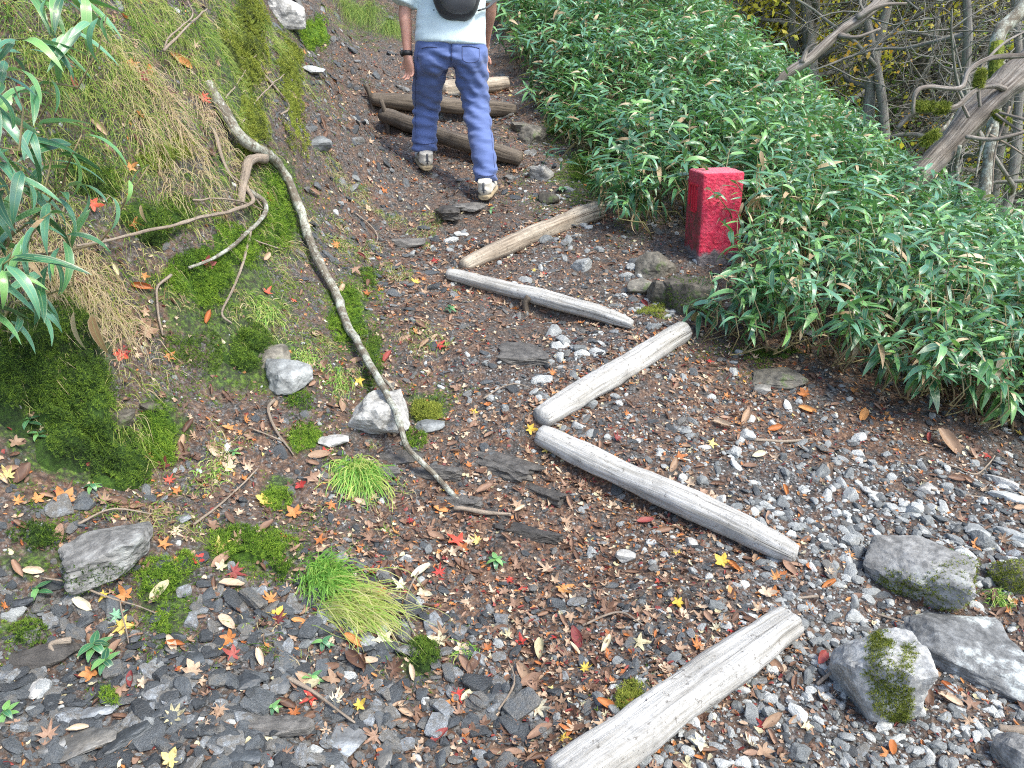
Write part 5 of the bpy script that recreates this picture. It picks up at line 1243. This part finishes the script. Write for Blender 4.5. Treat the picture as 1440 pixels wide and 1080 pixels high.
rf_g, _ = at(684, 284, micro=False); lf_g, _ = at(600, 240, micro=False)
YH = (rf_g.y + .05 + lf_g.y) / 2 - .02
person = empty('person', rf_g); tag(person, 'walker seen from behind in blue trousers, pale shirt and black backpack, stepping up the path', 'person')
def pl(name, me):
    o = link(name, me, person); o.matrix_parent_inverse = Matrix.Translation(-person.location); return o
def Lp(*a): return smoothpath([tuple(PY(x, y, Y)) for x, y, Y in a], 22)
def rads(vals, n=22): return np.interp(np.linspace(0, 1, n), np.linspace(0, 1, len(vals)), vals)
Yr, Yl = rf_g.y + .05, lf_g.y
legR = Lp((660, 70, YH), (664, 110, YH + .04), (670, 155, YH + .05), (678, 205, (YH + Yr) / 2), (684, 253, Yr))
legL = Lp((609, 70, YH), (603, 108, YH + .10), (600, 145, YH + .21), (598, 178, Yl + .0), (597, 211, Yl))
def ellx(path, wx, wy):  # vertical tube whose first axis is x
    return np.column_stack([wx, wy])
pants = MB()
tube(pants, legR, 1.0, 26, ell=ellx(0, rads([.112, .112, .104, .094, .088, .084, .080, .078, .076, .074]), rads([.125, .125, .115, .10, .095, .09, .085, .082, .082, .082])), upv=(1, 0, 0))
tube(pants, legL, 1.0, 26, ell=ellx(0, rads([.110, .112, .106, .098, .092, .088, .084, .082, .082, .082]), rads([.125, .125, .12, .11, .10, .098, .09, .086, .085, .085])), upv=(1, 0, 0))
pel = smoothpath([tuple(PY(634, 92, YH + .01)), tuple(PY(634, 78, YH)), tuple(PY(634, 62, YH)), tuple(PY(634, 45, YH + .01))], 10)
tube(pants, pel, 1.0, 32, ell=np.column_stack([np.interp(np.linspace(0, 1, 10), [0, .3, .7, 1], [.12, .222, .218, .205]), np.interp(np.linspace(0, 1, 10), [0, .3, .7, 1], [.07, .145, .14, .125])]), upv=(1, 0, 0))
for (a, b) in ((658, 86), (611, 86)):
    q = PY(a, b - 4, YH - .045); I_, F_i = ico(3); pants.add(I_ * np.array([.10, .085, .105]) + np.array(q), F_i)
hemz = {'r': legR[-1][2], 'l': legL[-1][2]}
kneeR, kneeL = np.array(legR[11]), np.array(legL[11]); cro = np.array(PY(634, 92, YH - .1))
def pdisp(co, nr):
    q = co * [1, 1, 3.2]
    d = .008 * fbm(q, 6, 3, 3)
    for c, A, w in ((kneeR, .013, .12), (kneeL, .019, .10), (cro, .012, .11), (legR[-1], .014, .10), (legL[-1], .014, .09)):
        g = np.exp(-((co - np.array(c)) ** 2).sum(1) / (2 * w * w)); t = co @ np.array([.35, 0, 1.0])
        d += A * g * (np.sin(t * 95 + 2.2 * fbm(co, 6, 2, 5)) * .5 + .5 * fbm(co * [1, 1, 3], 13, 2, 9))
    # diagonal drag lines from the seat down the right thigh
    t = (co[:, 2] + co[:, 0] * 1.3); g = np.exp(-((co - np.array(legR[5])) ** 2).sum(1) / (2 * .13 ** 2)); d += .006 * g * np.sin(t * 60 + fbm(co, 5, 2, 8) * 2)
    d -= .012 * np.exp(-((co[:, 0] - cro[0]) / .010) ** 2) * (co[:, 1] < YH) * (co[:, 2] > cro[2] + .01)
    return d
tro = pl('trousers', remesh(pants, 'trousers', M_pants, .0075, 3, pdisp))
from mathutils.bvhtree import BVHTree
bv = BVHTree.FromPolygons([v.co[:] for v in tro.data.vertices], [tuple(p_.vertices) for p_ in tro.data.polygons])
M_seam = cloth_mat('dark_blue_thread', (.022, .035, .11))
def seam(L, r_=.0028, n=16):
    q = np.array(smoothpath([(a, b, 0) for a, b in L], n)); out = []
    for a, b, _ in q:
        o_ = Vector((0, 0, CAMZ)); d_ = (P(a, b, 5) - o_).normalized(); h = bv.ray_cast(o_, d_)
        if h[0] is not None: out.append(tuple(h[0] - d_ * .0008))
    if len(out) > 3: mb = MB(); tube(mb, out, [r_] * len(out), 5); o = link('seam', mb.mesh('seam', M_seam), tro)
seam([(635, 62), (635, 76), (634, 90)]); seam([(593, 68), (603, 66), (615, 67)]); seam([(650, 65), (662, 65), (674, 68)])
seam([(650, 66), (651, 84), (662, 88), (673, 84), (674, 68)], .0018, 26); seam([(583, 201), (597, 203), (612, 201)]); seam([(673, 246), (684, 248), (695, 246)])
seam([(588, 70), (585, 110), (584, 150), (585, 195)], .0018, 30); seam([(690, 100), (688, 150), (692, 200), (696, 240)], .0018, 30)
Yt = YH + .01
torso = [(634, 90, YH), (634, 60, YH), (635, 20, Yt), (636, -30, Yt + .03), (638, -75, Yt + .07), (640, -100, Yt + .09)]
tp = Lp(*torso)
shirt = MB()
tube(shirt, tp[4:], 1.0, 32, ell=np.column_stack([rads([.222, .215, .208, .21, .215, .215, .20, .13], 18), rads([.15, .140, .135, .135, .135, .13, .11, .08], 18)]), upv=(1, 0, 0))
shL, shR = PY(596, -86, Yt + .06), PY(678, -86, Yt + .08)
elL, wrL = PY(570, 12, YH + .02), PY(573, 78, YH - .02); elR, wrR = PY(690, 8, YH + .14), PY(681, 72, YH + .36)
slvL = PY(567, 6, YH + .015); slvR = PY(690, 0, YH + .13)
for sh, sl_ in ((shL, slvL), (shR, slvR)):
    q = smoothpath([tuple(sh + Vector((.07 if sh is shL else -.07, 0, .01))), tuple(sh), tuple(sh.lerp(sl_, .5)), tuple(sl_)], 14)
    tube(shirt, q, rads([.07, .080, .075, .078, .080], 14), 20)
def sdisp(co, nr):
    d = .004 * fbm(co * [1, 1, 1.6], 6, 3, 13) + .006 * fbm(co * [.6, .6, 2.6], 7, 2, 15) * np.clip(1 - np.abs(co[:, 2] - tp[8][2]) / .25, 0, 1)
    return d
pl('shirt', remesh(shirt, 'shirt', M_shirt, .0085, 3, sdisp))
body = MB()
tube(body, tp[2:], 1.0, 24, ell=np.column_stack([rads([.17, .17, .175, .18, .16, .09], 20), rads([.10, .10, .11, .11, .09, .06], 20)]), upv=(1, 0, 0))
neck0, headc = PY(640, -100, Yt + .10), PY(641, -149, Yt + .14)
tube(body, smoothpath([tuple(neck0 - Vector((0, 0, .05))), tuple(neck0), tuple(headc)], 8), [.075, .062, .058, .056, .056, .056, .056, .06], 16)
I3, F3 = ico(4); hv = I3 * np.array([.076, .095, .115]); hv[:, 1] += .012 * np.clip(-hv[:, 2] / .1, 0, 1); hv[:, 0] *= 1 - .18 * np.clip(-hv[:, 2] / .11, 0, 1)
body.add(hv + np.array(headc), F3)
h_ = np.array(headc)
def blob(c, s): I_, F_i = ico(2); body.add(I_ * np.array(s) + h_ + np.array(c), F_i)
blob((0, .100, -.015), (.013, .022, .026)); blob((0, .088, -.062), (.024, .012, .008)); blob((.074, -.005, -.01), (.010, .02, .032)); blob((-.074, -.005, -.01), (.010, .02, .032))
blob((.032, .083, .018), (.022, .012, .010)); blob((-.032, .083, .018), (.022, .012, .010))
def arm(sh, el, wr, rr_):
    q = smoothpath([tuple(sh), tuple(sh.lerp(el, .5)), tuple(el), tuple(el.lerp(wr, .45)), tuple(wr)], 18); tube(body, q, rads(rr_, 18), 16)
arm(shL, elL, wrL, [.05, .048, .041, .040, .038, .031, .026]); arm(shR, elR, wrR, [.05, .048, .040, .038, .036, .030, .026])
def hand(wr, side, s=1.0):
    """palm, four fingers and a thumb hanging from the wrist; lateral axis runs thumb -> little finger"""
    dn = Vector((.12 * side, .02, -1)).normalized(); lat = Vector((.72 * side, -.55, 0)).normalized(); palmn = dn.cross(lat).normalized()
    if palmn.y > 0: palmn = -palmn
    pc = wr + dn * .055 * s
    q = smoothpath([tuple(wr), tuple(wr + dn * .03), tuple(wr + dn * .065), tuple(wr + dn * .09)], 8)
    tube(body, q, 1.0, 16, ell=np.column_stack([rads([.027, .034, .040, .038], 8), rads([.022, .018, .016, .012], 8)]) * s, upv=tuple(lat))
    for k, (ln, off) in enumerate(((.070, -.030), (.078, -.010), (.073, .010), (.058, .029))):
        r0 = wr + dn * (.086 - .004 * abs(k - 1.5)) + lat * off * s; d1 = (dn + palmn * .35 + lat * off * 2).normalized(); d2 = (dn * .75 + palmn * .8).normalized(); d3 = (dn * .15 + palmn * 1).normalized()
        a = r0 - dn * .02; p1 = r0 + d1 * ln * .45; p2 = p1 + d2 * ln * .32; p3 = p2 + d3 * ln * .26
        tube(body, smoothpath([tuple(a), tuple(r0), tuple(p1), tuple(p2), tuple(p3)], 12), np.array([.0088, .009, .0086, .0083, .008, .0078, .0078, .0074, .0072, .007, .0066, .0055]) * s, 10)
    t0 = wr + dn * .03 - lat * .022; t1 = t0 + (dn * .6 - lat * .8).normalized() * .035; t2 = t1 + (dn - lat * .15 + palmn * .3).normalized() * .032
    tube(body, smoothpath([tuple(wr + dn * .02), tuple(t0), tuple(t1), tuple(t2)], 9), np.array([.014, .013, .012, .0115, .011, .0105, .0098, .009, .007]) * s, 10)
hand(wrL, 1, 1.05); hand(wrR, -1)
for lg in (legR, legL):  # shins and ankles inside the trousers
    tube(body, np.concatenate([lg[:], [lg[-1] + np.array([0, .01, -.07])]]), rads([.075, .07, .05, .05, .045, .036, .036], 23), 14)
pl('body', remesh(body, 'body', M_skin, .0050, 1, None, .35))
hair = MB(); hv2 = I3 * np.array([.087, .104, .122]); keep_ = hv2 + h_ + np.array([0, -.012, .016])
hair.add(keep_, F3)
def hdisp(co, nr):
    f = np.clip((co[:, 1] - (h_[1] + .045)) / .02, 0, 1) * np.clip(-(co[:, 2] - h_[2] - .06) / .02, 0, 1)
    return .005 * fbm(co * [3, 3, .8], 22, 3, 4) - f * .035
pl('hair', remesh(hair, 'hair', M_hair, .007, 2, hdisp))
for s in (-1, 1):
    mb = MB(); I_, F_i = ico(2); mb.add(I_ * .011 + h_ + np.array([.032 * s, .082, .006]), F_i); pl('eye', mb.mesh('eye', flat_mat('eye_white', (.6, .6, .6), .2)))
# watch
mb = MB(); d_ = (wrL - elL).normalized(); w0 = wrL - d_ * .012
tube(mb, [tuple(w0 - d_ * .013), tuple(w0), tuple(w0 + d_ * .013)], [.0325, .0335, .0325], 20); wt = pl('watch_strap', mb.mesh('watch_strap', M_rubber))
mb = MB(); I_, F_i = ico(2); mb.add(I_ * np.array([.012, .02, .02]) + np.array(w0) + np.array([-.033, .002, 0]), F_i); o = pl('watch_case', mb.mesh('watch_case', M_rubber))
# shoes
def shoe(g, ank, yaw, pitch, tag_):
    y_ = np.linspace(-.085, .205, 16); f = lambda a: np.interp(y_, [-.085, -.06, 0, .08, .14, .19, .205], a)
    up = MB(); top = f([.045, .062, .066, .050, .042, .030, .016]); wd = f([.028, .042, .045, .050, .051, .038, .014])
    pth = np.column_stack([np.zeros(16), y_, .032 + top * .5]); tube(up, pth, 1.0, 20, ell=np.column_stack([wd, top * .62]), upv=(1, 0, 0))
    tube(up, smoothpath([(0, -.035, .05), (0, -.04, .09), (0, -.045, .118)], 6), [.050, .047, .046, .046, .046, .047], 20)
    so = MB(); wd2 = f([.030, .046, .047, .053, .055, .042, .018]); pth = np.column_stack([np.zeros(16), y_, .020 + .014 * np.clip((y_ - .15) / .05, 0, 1) ** 2]); tube(so, pth, 1.0, 24, ell=np.column_stack([wd2 + .002, np.full(16, .020)]), upv=(1, 0, 0))
    V = so.V[0]; V[:, 2] = np.clip(V[:, 2], .002, .036); ang = np.arange(len(V))
    M4 = Matrix.Translation(g) @ Matrix.Rotation(yaw, 4, 'Z') @ Matrix.Rotation(pitch, 4, 'X')
    def tr(me): me.transform(M4); return me
    s1 = pl('shoe', tr(remesh(up, 'shoe', M_shoe, .006, 3, lambda c, n: .0012 * fbm(c, 60, 2, 3)))); 
    s2 = link('sole', tr(remesh(so, 'sole', M_sole, .005, 1, lambda c, n: -.003 * (np.sin(c[:, 1] * 330) > .3) * (c[:, 2] < .022) * (np.abs(n[:, 2]) < .7))), s1)
    mb = MB(); tube(mb, smoothpath([(-.018, -.085, .06), (0, -.094, .075), (.018, -.085, .06)], 8), [.004] * 8, 6); tube(mb, smoothpath([(0, -.086, .05), (0, -.092, .085), (0, -.088, .115)], 8), [.007] * 8, 8)
    s3 = link('heel_tab', tr(mb.mesh('heel_tab', M_packg)), s1)
gR = Vector((legR[-1][0] + .0, Yr - .02, 0)); gR.z = legR[-1][2] - .105
gL = Vector((legL[-1][0], Yl - .01, 0)); gL.z = legL[-1][2] - .115
print('shoe gaps', gR.z - hz(gR.x, gR.y), gL.z - hz(gL.x, gL.y), 'ground', rf_g, lf_g)
shoe(gR, None, R(-8), R(8), 'r'); shoe(gL, None, R(16), R(10), 'l')
# backpack: body, pocket, straps
def superbox(c, s, p=4, lvl=4):
    D, F = ico(lvl); r_ = (np.abs(D) ** p).sum(1) ** (-1 / p); return D * r_[:, None] * np.array(s) + np.array(c), F
bc = PY(641, -39, YH - .125); pk = MB(); V, F = superbox(bc, (.150, .082, .262), 3.6); t = np.clip((bc.z - V[:, 2]) / .26, 0, 1); V[:, 0] = bc.x + (V[:, 0] - bc.x) * (1 - .16 * t ** 2); V[:, 1] += .03 * t ** 2
V += (fbm(V, 12, 3, 6) * .004)[:, None]; pk.add(V, F); pk_o = pl('backpack', pk.mesh('backpack', M_pack))
def pkl(name, mb, mat):
    o = link(name, mb.mesh(name, mat), pk_o); return o
mb = MB(); V, F = superbox(bc + Vector((.012, -.045, -.075)), (.112, .055, .155), 3.2, 3); t = np.clip((bc.z - V[:, 2]) / .24, 0, 1); V[:, 1] += .028 * t ** 2; mb.add(V, F); pkl('pocket', mb, M_packg)
mb = MB(); q = [tuple(bc + Vector((-.095 + .02 * math.sin(a), -.083, -.05 + .16 * math.cos(a)))) for a in (0, .6, 1.3)]; tube(mb, smoothpath([tuple(bc + Vector((-.098, -.078, .1))), tuple(bc + Vector((-.098, -.092, -.04))), tuple(bc + Vector((-.088, -.076, -.16)))], 8), [.004] * 8, 6); pkl('zip', mb, M_packg)
for s in (-1, 1):
    mb = MB(); sx_ = s * .105
    q = smoothpath([tuple(bc + Vector((sx_, .03, .20))), tuple(bc + Vector((sx_ * 1.1, .11, .30))), tuple(bc + Vector((sx_ * 1.2, .24, .27))), tuple(bc + Vector((sx_ * 1.5, .30, .05))), tuple(bc + Vector((s * .225, .20, -.10))), tuple(bc + Vector((s * .19, .10, -.17))), tuple(bc + Vector((s * .13, .02, -.20)))], 26)
    tube(mb, q, 1.0, 10, ell=np.column_stack([rads([.006, .010, .010, .008, .005, .005], 26), rads([.028, .030, .030, .022, .012, .011], 26)])); pkl('shoulder_strap', mb, M_pack)
# ================================================================== WOODS BEYOND THE HEDGE
def dead(name, L, r1, r2, mat, parent=None, n=40, ns=16, rough=.16, seed=1, rf=9, grain=True):
    q = pathpx(L, n); t = np.linspace(0, 1, n); mb = MB(); tube(mb, q, r1 + (r2 - r1) * t, ns, rough, rf, seed=seed)
    if grain:
        V = mb.V[0]; k = n * ns; c = np.repeat(q, ns, axis=0); ax = np.repeat(t * 4, ns); ang = np.tile(np.arange(ns) / ns, n)
        V[:k] = c + (V[:k] - c) * (1 + .16 * fbm(np.column_stack([ax, ang * 9, np.full(k, seed)]), 1, 3, seed))[:, None]
    o = link(name, mb.mesh(name, mat), parent); return o
t1 = dead('dead_tree', [(1075,150,6.1),(1098,112,6.05),(1140,82,6.0),(1178,48,6.0),(1215,22,6.0),(1262,-20,6.0),(1330,-80,6.0)], .030, .055, M_dead, seed=3, ns=28, n=60); tag(t1, 'dead grey split trunk leaning out of the hedge at the top centre right', 'dead tree')
for k, L in enumerate([[(1180,50,5.97),(1205,52,5.9),(1238,40,5.9)],[(1205,25,5.95),(1238,8,5.9),(1275,5,5.9)],[(1128,88,5.98),(1135,70,5.95),(1150,60,5.9)]]): dead('broken_limb', L, .022, .008, M_dead, t1, 12, 8, seed=8 + k)
t2 = dead('dead_tree', [(1262,285,5.3),(1290,250,5.3),(1330,208,5.3),(1372,160,5.3),(1412,122,5.3),(1460,80,5.3),(1560,-20,5.3),(1700,-160,5.3)], .060, .125, M_dead, seed=5, ns=32, n=70); tag(t2, 'thick fallen grey trunk slanting up to the right edge with curled branches', 'dead tree')
BL = [([(1262,180,5.2),(1285,160,5.15),(1315,155,5.1),(1345,150,5.1),(1370,128,5.1),(1395,120,5.15),(1412,125,5.2)], .022, .030, M_dead),
 ([(1284,160,5.05),(1287,132,5.0),(1305,122,5.0),(1350,124,5.0),(1362,100,5.0),(1392,82,5.0),(1440,78,5.0),(1500,74,5.0)], .018, .024, M_dead),
 ([(1300,198,5.1),(1322,185,5.05),(1334,172,5.05),(1340,160,5.05)], .022, .012, M_branch),
 ([(1400,160,5.1),(1425,178,5.05),(1445,186,5.0),(1500,190,5.0)], .013, .010, M_dead),
 ([(1358,192,5.1),(1395,196,5.05),(1425,190,5.0),(1470,178,5.0)], .022, .014, M_dead),
 ([(1405,158,5.1),(1440,168,5.0),(1480,180,5.0)], .015, .011, M_dead),
 ([(1392,190,5.1),(1420,205,5.05),(1450,225,5.0)], .012, .007, M_twig),
 ([(1378,150,5.15),(1376,120,5.1),(1380,95,5.1),(1410,62,5.1),(1450,40,5.1)], .018, .011, M_dead),
 ([(1362,165,5.15),(1350,140,5.1),(1345,128,5.0)], .015, .011, M_dead),
 ([(1395,175,5.1),(1380,210,5.1),(1372,250,5.1)], .015, .008, M_branch),
 ([(1420,150,5.1),(1400,210,5.1),(1395,270,5.1)], .011, .006, M_twig),
 ([(1350,205,5.2),(1345,240,5.3),(1355,290,5.3)], .020, .016, M_branch)]
for k, (L, a, b, m) in enumerate(BL): dead('branch', L, a * .68, b * .68, m, t2, 34, 10, .2, 30 + k, 14, False)
def mossball(L, r_, parent, seed):
    q = pathpx(L, 14); r = np.random.default_rng(seed); n = 700; i = r.integers(0, 13, n); d = r.normal(size=(n, 3)); d /= np.linalg.norm(d, axis=1)[:, None]
    p = q[i] * (1 - r.random((n, 1)) * 0) + d * r_; M3 = basis(d, r.uniform(0, 6.28, n)) * (.018 * r.uniform(.5, 1.3, n))[:, None, None]
    V, F, U = stamp(SPR_T, SPR_F, p, M3, '', None, r.random((n, 2))); mb = MB(); mb.add(V, F, U); tube(mb, q, [r_] * 14, 10, .2, 20)
    return link('moss', mb.mesh('moss', M_mossy, False), parent)
for k, (L, r_) in enumerate([([(1288,149,5.05),(1312,149,5.05)], .028), ([(1300,200,5.1),(1318,187,5.05)], .028), ([(1318,153,5.1),(1332,150,5.1)], .03), ([(1376,120,5.1),(1380,100,5.1)], .026), ([(1400,160,5.2),(1418,172,5.1)], .02)]): mossball(L, r_, t2, k)
t3 = dead('dead_tree', [(1380,300,6.6),(1398,160,6.6),(1402,60,6.6),(1430,20,6.6),(1480,-40,6.6)], .05, .06, M_branch, seed=9); tag(t3, 'upright lichened mossy trunk behind the thick fallen one', 'tree trunk')
mossball([(1400,120,6.55),(1402,60,6.55)], .05, t3, 12)

# living / leafless trees: trunk, limbs, twigs, sparse leaves
def gen_tree(seed, h=7.0, leaf=None, lean=.25, nl=7, twigs=70):
    r = np.random.default_rng(seed)
    def wander(p0, d0, L, n, wig, grav=0.0):
        p = [np.array(p0, float)]; d = np.array(d0, float); d /= np.linalg.norm(d); k = np.zeros(3)
        for i in range(n - 1):
            k = k * .6 + r.normal(0, wig, 3); d = d + k * .5 + np.array([0, 0, grav]); d /= np.linalg.norm(d); p.append(p[-1] + d * L / (n - 1))
        return np.array(p)
    tr = wander((0, 0, -.4), (r.normal() * lean, r.normal() * lean, 1), h, 14, .10)
    mb = MB(); tube(mb, tr, np.linspace(.085, .02, 14) * h / 6, 10, .18, 6, seed=seed); trunk = mb.mesh('trunk', M_bark)
    limbs = []; tips = []
    for k in range(nl):
        i = int(2 + (k / nl) * 10); a = r.uniform(0, 6.28); L = h * r.uniform(.28, .5) * (1 - .4 * i / 14)
        q = wander(tr[i], (math.cos(a), math.sin(a), r.uniform(-.15, .6)), L, 12, .26)
        mb = MB(); tube(mb, q, np.linspace(.032, .008, 12) * h / 6, 7, .2, 9, seed=k); limbs.append(mb.mesh('limb', M_bark)); tips.append(q)
    tips.append(tr[4:]); tw = MB(); ends = []
    for k in range(twigs):
        q = tips[r.integers(len(tips))]; i = r.integers(2, len(q)); a = r.uniform(0, 6.28)
        w1 = wander(q[i - 1] if i < len(q) else q[-1], (math.cos(a), math.sin(a), r.uniform(-.7, .7)), r.uniform(.5, 1.5) * h / 6, 7, .45); tube(tw, w1, np.linspace(.010, .0035, 7) * h / 6, 4, cap=False)
        for j in range(3):
            a = r.uniform(0, 6.28); w2 = wander(w1[r.integers(2, 7)], (math.cos(a), math.sin(a), r.uniform(-.8, .8)), r.uniform(.25, .7) * h / 6, 5, .6); tube(tw, w2, np.linspace(.0045, .002, 5) * h / 6, 3, cap=False); ends.append(w2)
    twm = tw.mesh('twigs', M_bark); lm = None
    if leaf is not None:
        E = np.concatenate(ends); n = leaf[1]; cen = E[r.integers(0, len(E), max(8, n // 60))]; p = cen[r.integers(0, len(cen), n)] + r.normal(0, .28, (n, 3)); 
        T = np.array([[-.5, 0, 0], [0, -.32, .08], [.5, 0, 0], [0, .32, .08]]); M3 = basis(r.normal(size=(n, 3)), r.uniform(0, 6.28, n)) * (.075 * r.uniform(.6, 1.3, n))[:, None, None]
        V, F, U = stamp(T, np.array([[0, 1, 2, 3]]), p, M3, '', None, np.column_stack([r.random(n), r.random(n)])); m2 = MB(); m2.add(V, F, U); lm = m2.mesh('foliage', leaf[0])
    return trunk, limbs, twm, lm
def fol(name, a, b, c):
    M = MT(name); sx = M.n('SeparateXYZ'); M.l(M.n('UVMap').outputs[0], sx.inputs[0]); cc = M.ramp(sx.outputs[0], [(0, a), (.5, b), (1, c)]); M.col(cc); M.rough(.6); M.translucent(cc, .45); return M.m
F_y = fol('foliage_yellow', (.42, .44, .04), (.66, .64, .06), (.78, .66, .10)); F_g = fol('foliage_green', (.14, .30, .05), (.30, .50, .11), (.50, .64, .22)); F_p = fol('foliage_pale_sky_gap', (.34, .50, .30), (.50, .66, .44), (.68, .78, .60)); F_o = fol('foliage_orange', (.55, .30, .03), (.68, .42, .05), (.72, .50, .12))  # pale green leaves; their paleness also stands in for bright sky gaps
TP = [gen_tree(1, 6.5), gen_tree(2, 7.5, (F_y, 900)), gen_tree(3, 6.0, (F_g, 1000)), gen_tree(4, 7.0), gen_tree(5, 6.5, (F_o, 500)), gen_tree(6, 6.5, (F_y, 2600))]
TL = ['bare twisty tree', 'crooked tree with sparse yellow leaves', 'crooked tree with sparse green leaves', 'bare leaning tree', 'thin tree with a few orange leaves', 'tree with thin bright yellow-green leaves']
def place_tree(x, y, kind, s, rz, label, tilt=(0, 0)):
    z = hz(x, y); root = empty('forest_tree', (x, y, z - .1)); root.rotation_euler = (tilt[0], tilt[1], rz); root.scale = (s, s, s); tag(root, label, 'tree', 'trees beyond the hedge')
    a, b, c, d = TP[kind]; link('trunk', a, root)
    for m in b: link('limb', m, root)
    link('twigs', c, root)
    if d: link('foliage', d, root)
# x = px column seen at distance d
TS = [(1112,9.2,5,.8),(1085,10.5,5,.9),(1150,10.2,5,.9),(1190,12.0,5,1.0),(1130,9.5,3,1.0),(1165,8.6,1,.95),(1205,10.5,0,1.0),(1240,8.4,3,.9),(1275,9.6,0,1.0),(1300,8.0,4,.85),(1330,10.2,3,1.1),(1360,8.8,0,.95),(1390,8.0,2,.9),(1420,9.4,3,1.0),(1450,8.2,0,.95),(1480,10.0,5,1.0),
      (1100,12.0,5,1.1),(1150,13.5,5,1.2),(1200,12.8,1,1.2),(1250,14,2,1.2),(1310,12.5,0,1.2),(1365,13.5,2,1.2),(1425,12.5,4,1.2),(1475,14,2,1.2),(1060,11.5,2,1.0),(1080,14.5,1,1.2),(1340,16,5,1.4),(1240,17,2,1.4),(1180,17,1,1.4),(1420,17,1,1.4),
      (1020,12.5,5,1.1),(1540,9,2,1),(1600,11,0,1.1),(1560,13,5,1.2),(980,14.5,1,1.2),(1220,9.2,2,.9),(1345,7.6,3,.8),(1430,7.4,3,.8),(1290,11.2,3,1.1),(1180,11,4,1.0)]
pos_words = ['behind the crest of the hedge','just right of the leaning split trunk','seen through the gap between the dead trunks','behind the curled branches','above the lowest dip of the hedge crest','near the right edge of the photo']
CNT = {}
for k, (px, d, kind, s) in enumerate(TS):
    q = P(px, 150, d + (1.2 if d < 12 else 0)); w_ = pos_words[0] if px < 1120 else pos_words[1] if px < 1190 else pos_words[2] if px < 1270 else pos_words[3] if px < 1350 else pos_words[4] if px < 1410 else pos_words[5]
    place_tree(q.x, q.y, kind, s, random.uniform(0, 6.28), (ORD[CNT.setdefault((kind, w_), 0)] + TL[kind] + ' ' + w_).strip(), (random.uniform(-.25, .1), random.uniform(-.2, .25))); CNT[(kind, w_)] += 1
# shrubby understorey and the far wooded slope
def cluster(mat, seed, n=150, s=.11):
    r = np.random.default_rng(seed); d = r.normal(size=(n, 3)); d /= np.linalg.norm(d, axis=1)[:, None]; p = d * (r.random((n, 1)) ** .45) * [1, 1, .75] * (1 + .25 * r.normal(size=(n, 1)))
    T = np.array([[-.5, 0, 0], [0, -.3, .1], [.5, 0, 0], [0, .3, .1]]); M3 = basis(r.normal(size=(n, 3)) + [0, -.3, .7], r.uniform(0, 6.28, n)) * (s * r.uniform(.6, 1.5, n))[:, None, None]
    V, F, U = stamp(T, np.array([[0, 1, 2, 3]]), p, M3, '', None, np.column_stack([r.random(n), r.random(n)])); m2 = MB(); m2.add(V, F, U)
    return m2.mesh('leaf_cluster', mat)
F_d = fol('foliage_dark', (.03, .08, .02), (.07, .15, .04), (.14, .25, .06))
protos('wood', [cluster(F_y, 1), cluster(F_g, 2), cluster(F_p, 3), cluster(F_o, 4), cluster(F_g, 5), cluster(F_d, 6), cluster(F_d, 7), cluster(F_p, 8)])
n = 5200
x = rng.uniform(-12, 70, n); y = rng.uniform(10, 75, n); z = H(x, y, False)
k = (x > .25 * y - 1.0) & (np.hypot(x, y) > 13); x, y, z = x[k], y[k], z[k]; n = len(x); dd = np.hypot(x, y)
s = np.clip(dd * .05, .7, 3.0) * rng.uniform(.7, 1.5, n)
pt = fbm(np.column_stack([x, y, z]), .12, 2, 3); idx = np.where(pt > .3, rng.choice([0, 0, 3, 1], n), np.where(pt > -.2, rng.choice([1, 4, 2, 0], n), rng.choice([2, 7, 5, 1], n)))
scatter('far_woodland', 'wood', np.column_stack([x, y, z + rng.uniform(0, 4.5, n) * np.clip(dd / 20, .5, 1.6)]), rng.uniform(0, 6.28, (n, 3)) * [.1, .1, 1], np.column_stack([s, s, s]), idx)
n = 900
a = rng.uniform(.12, .85, n); d = rng.uniform(8.0, 16, n); x = np.sin(a) * d; y = np.cos(a) * d; k = hedge_in(x, y) > 3.2; x, y = x[k], y[k]; n = len(x); z = H(x, y, False)
s = rng.uniform(.3, .9, n)
scatter('undergrowth', 'wood', np.column_stack([x, y, z + .15]), rng.uniform(0, 6.28, (n, 3)) * [.1, .1, 1], np.column_stack([s, s, s * .8]), rng.choice([5, 0, 1, 4, 2, 7, 2, 7], n))

# bamboo plants are told apart by the nearest landmark of the hedge
HM = [(1005,310,'the red post'),(966,425,'the mossy rock by the post'),(1100,528,'the dark rock under the hedge'),(1440,600,'the hedge foot at the right edge'),(1300,560,'the darkest gap of the hedge foot'),(860,285,'the right end of the cut log'),(762,244,'the pale whitish rock'),
 (700,100,"the walker's right hand"),(1075,150,'the foot of the leaning split trunk'),(1320,230,'the thick slanting trunk'),(1200,400,'the middle of the hedge front'),(1250,300,'the middle of the hedge top'),(900,150,'the hedge face beside the walker'),(1400,450,'the right end of the hedge front')]
bk = {}
for o, px_, py_ in HREG:
    m = min(HM, key=lambda q: (q[0] - px_) ** 2 + (q[1] - py_) ** 2); dx, dy = px_ - m[0], py_ - m[1]
    dr = ('right of' if dx > 0 else 'left of') if abs(dx) > abs(dy) else ('below' if dy > 0 else 'above')
    bk.setdefault((dr, m[2]), []).append((dx * dx + dy * dy, o))
for (dr, mk), L in bk.items():
    L.sort(key=lambda q: q[0])
    for k, (_, o) in enumerate(L):
        o['label'] = ('%sbamboo grass plant %s %s' % (ORD[k] or 'nearest ', dr, mk)) if k < 25 else 'leafy bamboo grass plant farther out %s %s' % (dr, mk)
label_all()
